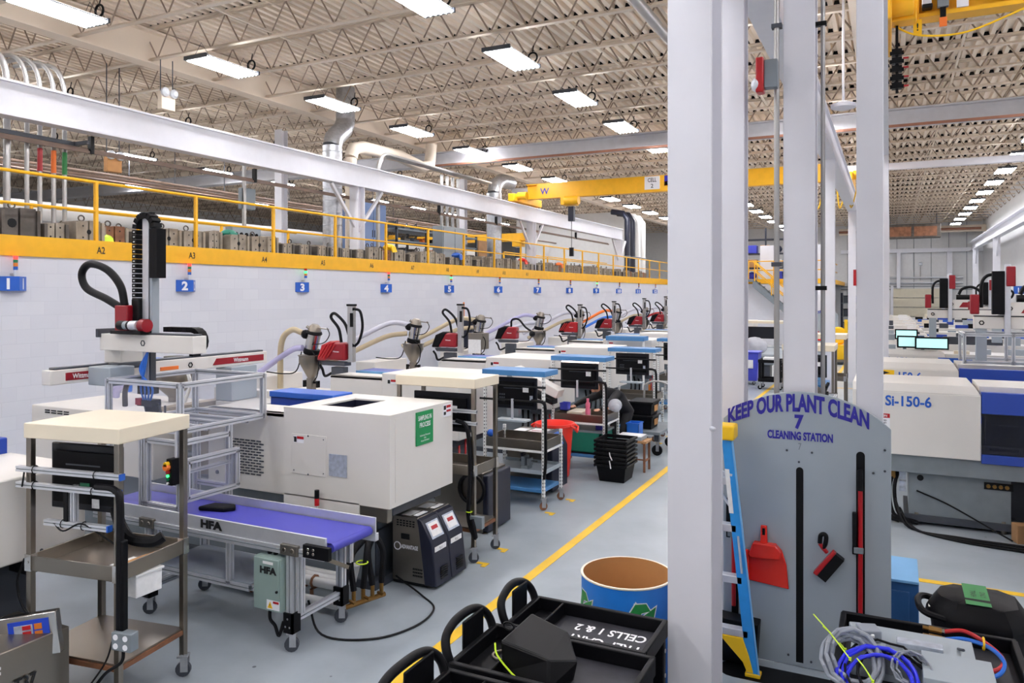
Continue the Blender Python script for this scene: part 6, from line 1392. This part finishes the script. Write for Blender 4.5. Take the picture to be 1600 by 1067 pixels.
t = thing('power_cable','black power cables trailing over the floor before the Si-150-6 machine','cable',(.6,9.9,0))
for q in range(3): MB('black').tube(spline([(.05+.05*q,10.1,.3-.1*q),(.2+.05*q,9.95-.05*q,.02),(.7,9.8-.08*q,.012),(1.2,9.75-.1*q,.012),(1.36,9.72-.1*q,.012)],8),.014,6).build('cable', t)
MB('black').tube(spline([(.28,10.18,.4),(.6,10.16,.28),(1.0,10.0,.1),(1.2,9.9,.015)],8),.009,6).build('cable', t)
t = thing('wood_block','short piece of timber on the floor under the Si-150-6 machine','block',(1.35,10.0,0)); MB('wood').bx((1.38,9.98,.1),(.34,.14,.2),.3).build('block', t, .004)
t = thing('blue_pump_cart','red and blue pump unit on the floor at the end of the Si-150-6 machine','pump',(1.6,9.6,0))
mx('body','navy',1.42,1.9,9.5,9.9,.08,.5,t,.01); mx('motor','lens_red',1.42,1.7,9.55,9.8,.5,.72,t,.02); MB('aluminium').box(1.40,1.44,9.48,9.52,0,.6).box(1.86,1.9,9.48,9.52,0,.6).build('frame', t)
# guard and robots over the second machine
t = thing('guard_cage','clear aluminium-framed guard on top of the machine with the AUTHORIZED label','guard',(1.7,13.4,1.64))
f = MB('aluminium')
for x in (1.0,1.62,2.5):
    for y in (13.3,14.1): ext(f,(x,y,1.665),(x,y,2.12))
for y in (13.3,14.1):
    ext(f,(1.0,y,2.1),(2.5,y,2.1)); ext(f,(1.0,y,1.69),(2.5,y,1.69))
ext(f,(1.0,13.3,2.1),(1.0,14.1,2.1)); f.build('frame', t)
mx('pane','clear_panel',1.02,2.48,13.297,13.303,1.68,2.08,t); mx('pane','clear_panel',.997,1.003,13.32,14.08,1.68,2.08,t)
def small_robot(lab, x, y, z, s=1.0, flip=1):
    t = thing('linear_robot', lab, 'robot', (x,y,z), 'robots over the side bay machines')
    MB('cream').box(x-.05,x+2.2*s,y-.08,y+.08,z-.02,z+.16).use('dark_grey').box(x-.05,x+2.2*s,y-.05,y+.05,z+.16,z+.18).build('traverse_beam', t, .006)
    lg = MB('black'); logo(lg,(x+.05,y-.083,z+.07),(1,0,0),.03); lg.build('emblem', t)
    MB('panel_grey').box(x-.02,x+.12,y-.07,y+.07,1.665,z).build('pedestal', t); MB('panel_grey').box(x+1.3*s,x+1.5*s,y-.07,y+.07,1.665,z).build('pedestal', t)
    ka = MB('cream').box(x+.28,x+.8*s,y-.1,y+.1,z+.18,z+.38).use('robot_red').prism([(x+.55,z+.22),(x+.8*s,z+.22),(x+.8*s,z+.33),(x+.62,z+.33)],'y',y-.104,y-.1); logo(ka.use('black'),(x+.42,y-.103,z+.29),(1,0,0),.025); ka.build('kick_arm', t, .006)
    MB('black_plastic').box(x+.18,x+.34,y-.16,y-.04,z+.2,z+.85).use('aluminium').box(x+.34,x+.42,y-.14,y-.06,z-.1,z+.95).build('vertical_arm', t, .006)
    MB('robot_red').box(x+.36,x+.48,y-.16,y-.06,z+.62,z+.92).build('arm_cover', t, .015); MB('robot_red').box(x-.1,x+.02,y-.12,y,z+.2,z+.5).build('gear_box', t, .015)
    MB('black').cyl((x+.5,y-.05,z+.44),(x+.85,y-.05,z+.44),.055,12).use('robot_red').cyl((x+.8*s,y-.02,z+.25),(x+.8*s+.15,y-.02,z+.25),.1,12).build('servo_motor', t)
    MB('black_rubber').tube(spline([(x+.05,y-.06,z+.3),(x+.05,y-.06,z+.65),(x+.12,y-.06,z+.78),(x+.24,y-.06,z+.8)],6),.024,8).tube(spline([(x+.55,y-.02,z+.5),(x+.62,y-.02,z+.62),(x+.8,y-.02,z+.66),(x+.95,y-.02,z+.56),(x+.92,y-.02,z+.42),(x+.82,y-.02,z+.38)],6),.03,8).build('hose', t)
small_robot('robot with a tall black arm above the clear guard in the side bay', 1.2,13.7,2.2)
small_robot('smaller red robot farther down the side bay, before the pale roll-up door', .8,19.4,2.2,.9)
small_robot('small distant robot at the side wall of the side bay', 2.2,26.0,2.2,.9)
for i,(x,y,z) in enumerate(((.12,16.32,1.72),(.42,16.27,1.705),(.1,19.37,1.72))):
    t = thing('control_screen', '%s machine screen in the side bay' % ['bright pale green','bright cyan wide','small bright white'][i], 'screen', (x,y,z), 'lit machine screens')
    w_ = [.3,.5,.4][i]; mx('housing','black',x,x+w_+.06,y,y+.05,z-.03,z+.2,t,.006); mx('display','screen_lit',x+.03,x+w_+.03,y-.004,y,z,z+.17,t); mx('post','grey_steel',x+.1,x+.16,y+.02,y+.045,1.664,z-.03,t)
t = thing('number_sign','blue sign with white number 18 on the side wall column','sign',(4.4,33,2.7),'numbered machine signs')
MB('sign_blue').box(4.0,4.42,32.8,32.84,2.72,3.0).build('panel', t); MB('sign_white').text('18', onto((4.2,32.79,2.77),(1,0,0),(0,0,1),.18,.9),.03).build('numeral', t)
t = thing('stack_light','signal lamp above the blue 18 sign on the side wall column','signal light',(4.36,32.84,3.0)); MB('aluminium').cyl((4.36,32.85,3.0),(4.36,32.85,3.12),.03,8).build('base', t); MB('lens_red').cyl((4.36,32.85,3.12),(4.36,32.85,3.2),.035,8).build('lens', t); MB('lens_orange').cyl((4.36,32.85,3.2),(4.36,32.85,3.28),.035,8).build('lens', t)
# pipes and door gear on the far wall
t = thing('wall_pipe','pair of long silver pipes along the far white wall','pipe',(1,56.8,4.6)); MB('aluminium').cyl((-2.5,56.85,3.45),(4.2,56.85,3.45),.06,8).build('pipe', t); MB('aluminium').cyl((-2.5,56.85,3.8),(4.2,56.85,3.8),.05,8).build('pipe', t)
t = thing('wall_light','small round wall lamp on a conduit of the far white wall','lamp',(1.8,56.9,4.8)); MB('reflector').ball((1.8,56.88,4.7),(.12,.1,.12),10,8).build('lamp', t); MB('conduit').cyl((1.8,56.93,3.6),(1.8,56.93,4.65),.025,6).build('conduit', t)
t = thing('unit_heater','dark louvred heater hung below the roof at the far end of the side bay','heater',(.8,50,6.3))
mx('casing','mould_dark',-.2,2.6,49.8,50.6,5.95,6.75,t,.02); mx('louvre','mould_rust',0,1.1,49.76,49.8,6.05,6.6,t); mx('louvre','mould_rust',1.25,2.4,49.76,49.8,6.05,6.6,t)
for x in (0,2.4): MB('dark_grey').cyl((x,50.2,6.75),(x,50.2,7.9),.02,6).build('rod', t)
# ---- stands and clutter of the middle aisle
t = steel_stand('cream-topped steel stand standing in the aisle beyond the cleaning board',-1.62,-.85,13.8,14.6)
monitor(t,-1.55,-.95,13.9,1.3,1.68,style=2)
t = steel_stand('cream-topped steel stand, second one down the aisle beyond the cleaning board',-1.7,-.85,17.6,18.4)
t = thing('work_table','blue-fronted bench with a white side panel below the cream-topped aisle stand','table',(-1.3,15.2,0))
mx('top','stand_blue',-1.62,-1.02,14.75,15.7,.98,1.08,t,.006); mx('side_panel','white_paint',-1.05,-1.02,14.8,15.65,.3,.98,t)
for x in (-1.58,-1.08):
    for y in (14.8,15.65): mx('leg','pvc',x-.02,x+.02,y-.02,y+.02,0,.98,t)
for i in range(2):
    t = thing('paper_tray','light blue tray stacked on the blue-fronted bench, %s' % ['lower','upper'][i],'tray',(-1.35,15.3,1.08+.07*i)); mx('tray','light_blue',-1.58,-1.12,14.8,15.2,1.085+.07*i,1.14+.07*i,t,.004)
t = thing('tool_cart','open aluminium tool cart with black parts beside the aisle stands','cart',(-.8,12.6,0))
f = MB('aluminium')
for x in (-1.2,-.75):
    for y in (12.2,12.9): ext(f,(x,y,.1),(x,y,1.15))
for z in (.4,.8,1.13):
    for y in (12.2,12.9): ext(f,(-1.2,y,z),(-.75,y,z))
    for x in (-1.2,-.75): ext(f,(x,12.2,z),(x,12.9,z))
f.build('frame', t); mx('shelf','panel_grey',-1.2,-.75,12.2,12.9,.38,.4,t); mx('shelf','panel_grey',-1.2,-.75,12.2,12.9,1.12,1.135,t)
for x in (-1.2,-.75):
    for y in (12.2,12.9): caster('caster', x, y, t, .045, 'black_rubber', .11)
for i in range(6):
    t = thing('clamp_arm','black clamp arm on the open aluminium cart, %s along' % ORD[i],'clamp',(-1.0,12.3+.1*i,1.14),'clamps on the aluminium cart')
    MB('black').box(-1.1,-.85,12.28+.1*i,12.32+.1*i,1.14,1.2).cyl((-.9,12.3+.1*i,1.2),(-.85,12.3+.1*i,1.34),.02,8).build('arm', t); MB('stainless').bx((-.98,12.3+.1*i,1.24),(.16,.03,.03),0,0,.5).build('lever', t)
t = thing('wheeled_bin','blue wheeled tote bin on the floor between the near columns','bin',(-3.85,24,0))
MB('tote_blue').hexa([(-4.25,23.7,.12),(-3.55,23.7,.12),(-3.55,24.3,.12),(-4.25,24.3,.12),(-4.3,23.65,.95),(-3.5,23.65,.95),(-3.5,24.35,.95),(-4.3,24.35,.95)]).build('body', t, .02); mx('label','paper',-3.95,-3.65,23.655,23.67,.5,.75,t); mx('lid','tote_blue',-4.33,-3.47,23.62,24.38,.95,.99,t,.01)
for x in (-4.15,-3.65): caster('caster', x, 23.8, t, .05, 'black_rubber', .13)
cart('black utility cart with papers standing next to the blue wheeled tote bin',-3.35,-2.75,22.7,23.3,.85,0,side=0)
t = thing('paper_bundle','bundle of papers lying on the distant black utility cart','paper',(-3.0,23,.77)); mx('sheets','paper',-3.25,-2.85,22.8,23.15,.78,.9,t,.01)
t = thing('monitor_stand','distant stand with a long pale top across the aisle view','stand',(-4.0,27,0)); mx('top','cream_top',-4.88,-3.0,27,27.8,1.72,1.8,t)
for x in (-4.8,-3.1):
    for y in (27.05,27.75): mx('leg','stainless',x-.02,x+.02,y-.02,y+.02,0,1.72,t)
mx('monitor','screen_back',-4.6,-3.4,27.2,27.25,1.2,1.6,t); mx('shelf','panel_grey',-4.8,-3.1,27.05,27.75,.9,.93,t)
t = thing('monitor_stand','distant dark-topped stand before the stair, with black boxes','stand',(-4.6,25.5,0)); mx('top','cabinet_blue',-5.2,-4.2,25.3,25.9,1.5,1.58,t)
for x in (-5.15,-4.25):
    for y in (25.35,25.85): mx('leg','pvc',x-.02,x+.02,y-.02,y+.02,0,1.5,t)
mx('monitor','screen_back',-5.0,-4.4,25.3,25.35,1.1,1.42,t); mx('shelf','panel_grey',-5.15,-4.25,25.35,25.85,.8,.83,t)
t = thing('plastic_bag','pink bag of parts on the shelf of the distant dark-topped stand','bag',(-4.7,25.5,.83)); MB('pink').ball((-4.7,25.62,.985),(.3,.2,.145),12,8).build('bag', t); MB('paper').ball((-4.5,25.5,.925),(.12,.08,.09),10,8).build('lump', t)
t = thing('plastic_bag','white sack on the floor cart behind the black utility cart','bag',(-4.0,26.2,.5)); MB('bag').ball((-4.0,26.3,1.0),(.4,.3,.3),12,8).build('bag', t); mx('pallet','grey_steel',-4.5,-3.4,26,26.7,.4,.7,t,.02); mx('base','dark_grey',-4.4,-3.5,26.1,26.6,0,.4,t)
t = thing('floor_truck','yellow pallet truck parked by the far end of the aisle','truck',(-1.75,33,0))
MB('yellow_bright').box(-2.1,-1.6,33,33.6,.1,.7).build('body', t, .03); MB('yellow_bright').lathe([(.3,-.06),(.36,0),(.3,.06)],(-1.85,33.3,1.05),20,Matrix.Rotation(PI/2,3,'X')).build('drum', t); mx('mast','yellow_bright',-1.62,-1.5,33.1,33.3,.1,1.7,t,.01); mx('fork','dark_grey',-2.0,-1.6,32,33,.06,.12,t)
for x in (-2.0,-1.6): MB('black_rubber').cyl((x-.04,33.3,.12),(x+.04,33.3,.12),.12,14).build('wheel', t)
t = thing('storage_rack','dark steel rack of boxes under the far white wall','rack',(-1.6,50,0))
for x in (-2.6,-.5): mx('upright','navy',x-.05,x+.05,50,50.8,0,2.8,t)
for z in (.6,1.4,2.2): mx('shelf','grey_steel',-2.6,-.5,50,50.8,z-.05,z,t)
g = random.Random(9)
for i in range(9):
    t = thing('storage_box','%s box on the %s shelf of the dark rack by the far wall, %s along' % (g.choice(['dark','blue','black']) if 0 else ['dark','blue','dark','dark','dark','blue','dark','blue','dark'][i], ['bottom','middle','top'][i//3], ORD[i%3]),'box',(-2.2+.7*(i%3),50.3,.6+.8*(i//3)),'boxes on the dark rack')
    MB('tote_blue' if i in (1,5,7) else 'dark_grey').box(-2.5+.62*(i%3),-1.95+.62*(i%3),50.05,50.7,.606+.8*(i//3),1.0+.8*(i//3)).build('body', t, .02)
    mx('lid','black',-2.52+.62*(i%3),-1.93+.62*(i%3),50.03,50.72,1.0+.8*(i//3),1.04+.8*(i//3),t)
# ---- cross mezzanine with stair and shelving
struct('wall_shaft', MB('white_paint').box(-3.6,-2.82,43.3,44.2,3.5,5.35))
t = thing('guard_railing','yellow railing across the cross mezzanine above the stair','railing',(-5,43,3.5))
for z in (.5,.98): MB('yellow_paint').cyl((-11,43.05,3.5+z),(-2.85,43.05,3.5+z),.028,8).build('rail', t)
for q in range(7): mx('post','yellow_paint',-10.8+q*1.3,-10.75+q*1.3,43.03,43.08,3.5,4.48,t)
for q in range(2): MB('yellow_paint').cyl((-2.85,43.05,4+.48*q),(-2.85,50,4+.48*q),.028,8).build('rail', t)
t = thing('steel_stair','grey steel stair with yellow handrails coming down from the cross mezzanine','stair',(-4.6,42.3,0))
for y in (41.95,42.85): MB('grey_steel').hexa([(-6.5,y,3.1),(-6.5,y+.06,3.1),(-2.9,y+.06,0),(-2.9,y,0),(-6.5,y,3.5),(-6.5,y+.06,3.5),(-2.9,y+.06,.3),(-2.9,y,.3)]).build('stringer', t)
tr = MB('grey_steel')
for q in range(15): tr.box(-6.5+q*.24,-6.22+q*.24,42,42.85,3.3-q*.215,3.34-q*.215)
tr.build('treads', t)
mx('landing','grey_steel',-7.6,-6.45,41.9,42.95,3.38,3.5,t)
for y in (41.98,42.88):
    for z in (.5,.95): MB('yellow_paint').cyl((-6.5,y,3.5+z),(-2.9,y,.3+z),.028,8).build('handrail', t)
    for q in range(5): MB('yellow_paint').cyl((-6.4+q*.85,y,3.4-q*.755),(-6.4+q*.85,y,4.38-q*.755),.028,8).build('post', t)
t = thing('storage_rack','dark blue shelving on the cross mezzanine behind its yellow railing','rack',(-6,45,3.5))
for x in (-7.4,-6.2,-5.0,-3.9): mx('upright','navy',x-.04,x+.04,44.56,44.64,3.5,6.4,t)
for z in (4.2,5.0,5.8): mx('shelf','navy',-7.4,-3.9,44.6,45.4,z-.06,z,t)
for i in range(15):
    z = [3.52,4.2,5.0][i//5]; x = -7.2+.68*(i%5)
    mat = ['tote_blue','paper','tote_blue','dark_grey','tote_blue','cardboard','tote_blue','paper','dark_grey','hose_blue','tote_blue','cardboard','dark_grey','tote_blue','paper'][i]
    t = thing('storage_box','%s bundle on the %s level of the cross mezzanine shelving, %s along' % ({'tote_blue':'blue','paper':'white','dark_grey':'dark','cardboard':'brown','hose_blue':'bright blue'}[mat],['lowest','middle','upper'][i//5],ORD[i%5]),'box',(x,45,z),'bundles on the mezzanine shelving')
    z += .006
    MB(mat).ball((x+.2,45,z+.225),(.27,.25,.22),8,6).build('bundle', t) if i % 3 == 0 else mx('box',mat,x,x+.5,44.7,45.3,z,z+.45,t,.02)
t = thing('wall_cabinet','tall white cabinet standing before the cross mezzanine shelving','cabinet',(-5.9,43.8,3.5)); mx('body','white_paint',-6.35,-5.65,43.5,44.1,3.5,5.35,t,.01); mx('door','white_paint',-6.32,-5.68,43.48,43.5,3.55,5.3,t)
for i,(x,h) in enumerate(((-9.8,3.3),(-8.6,3.0))):
    t = thing('steel_cabinet','grey cabinet at the end of the numbered wall, %s' % ORD[i],'cabinet',(x,44,3.5)); mx('body','grey_steel',x-.4,x+.4,43.8,44.5,3.5,5.2,t,.01); mx('door','panel_grey',x-.38,x+.38,43.78,43.8,3.55,5.15,t)
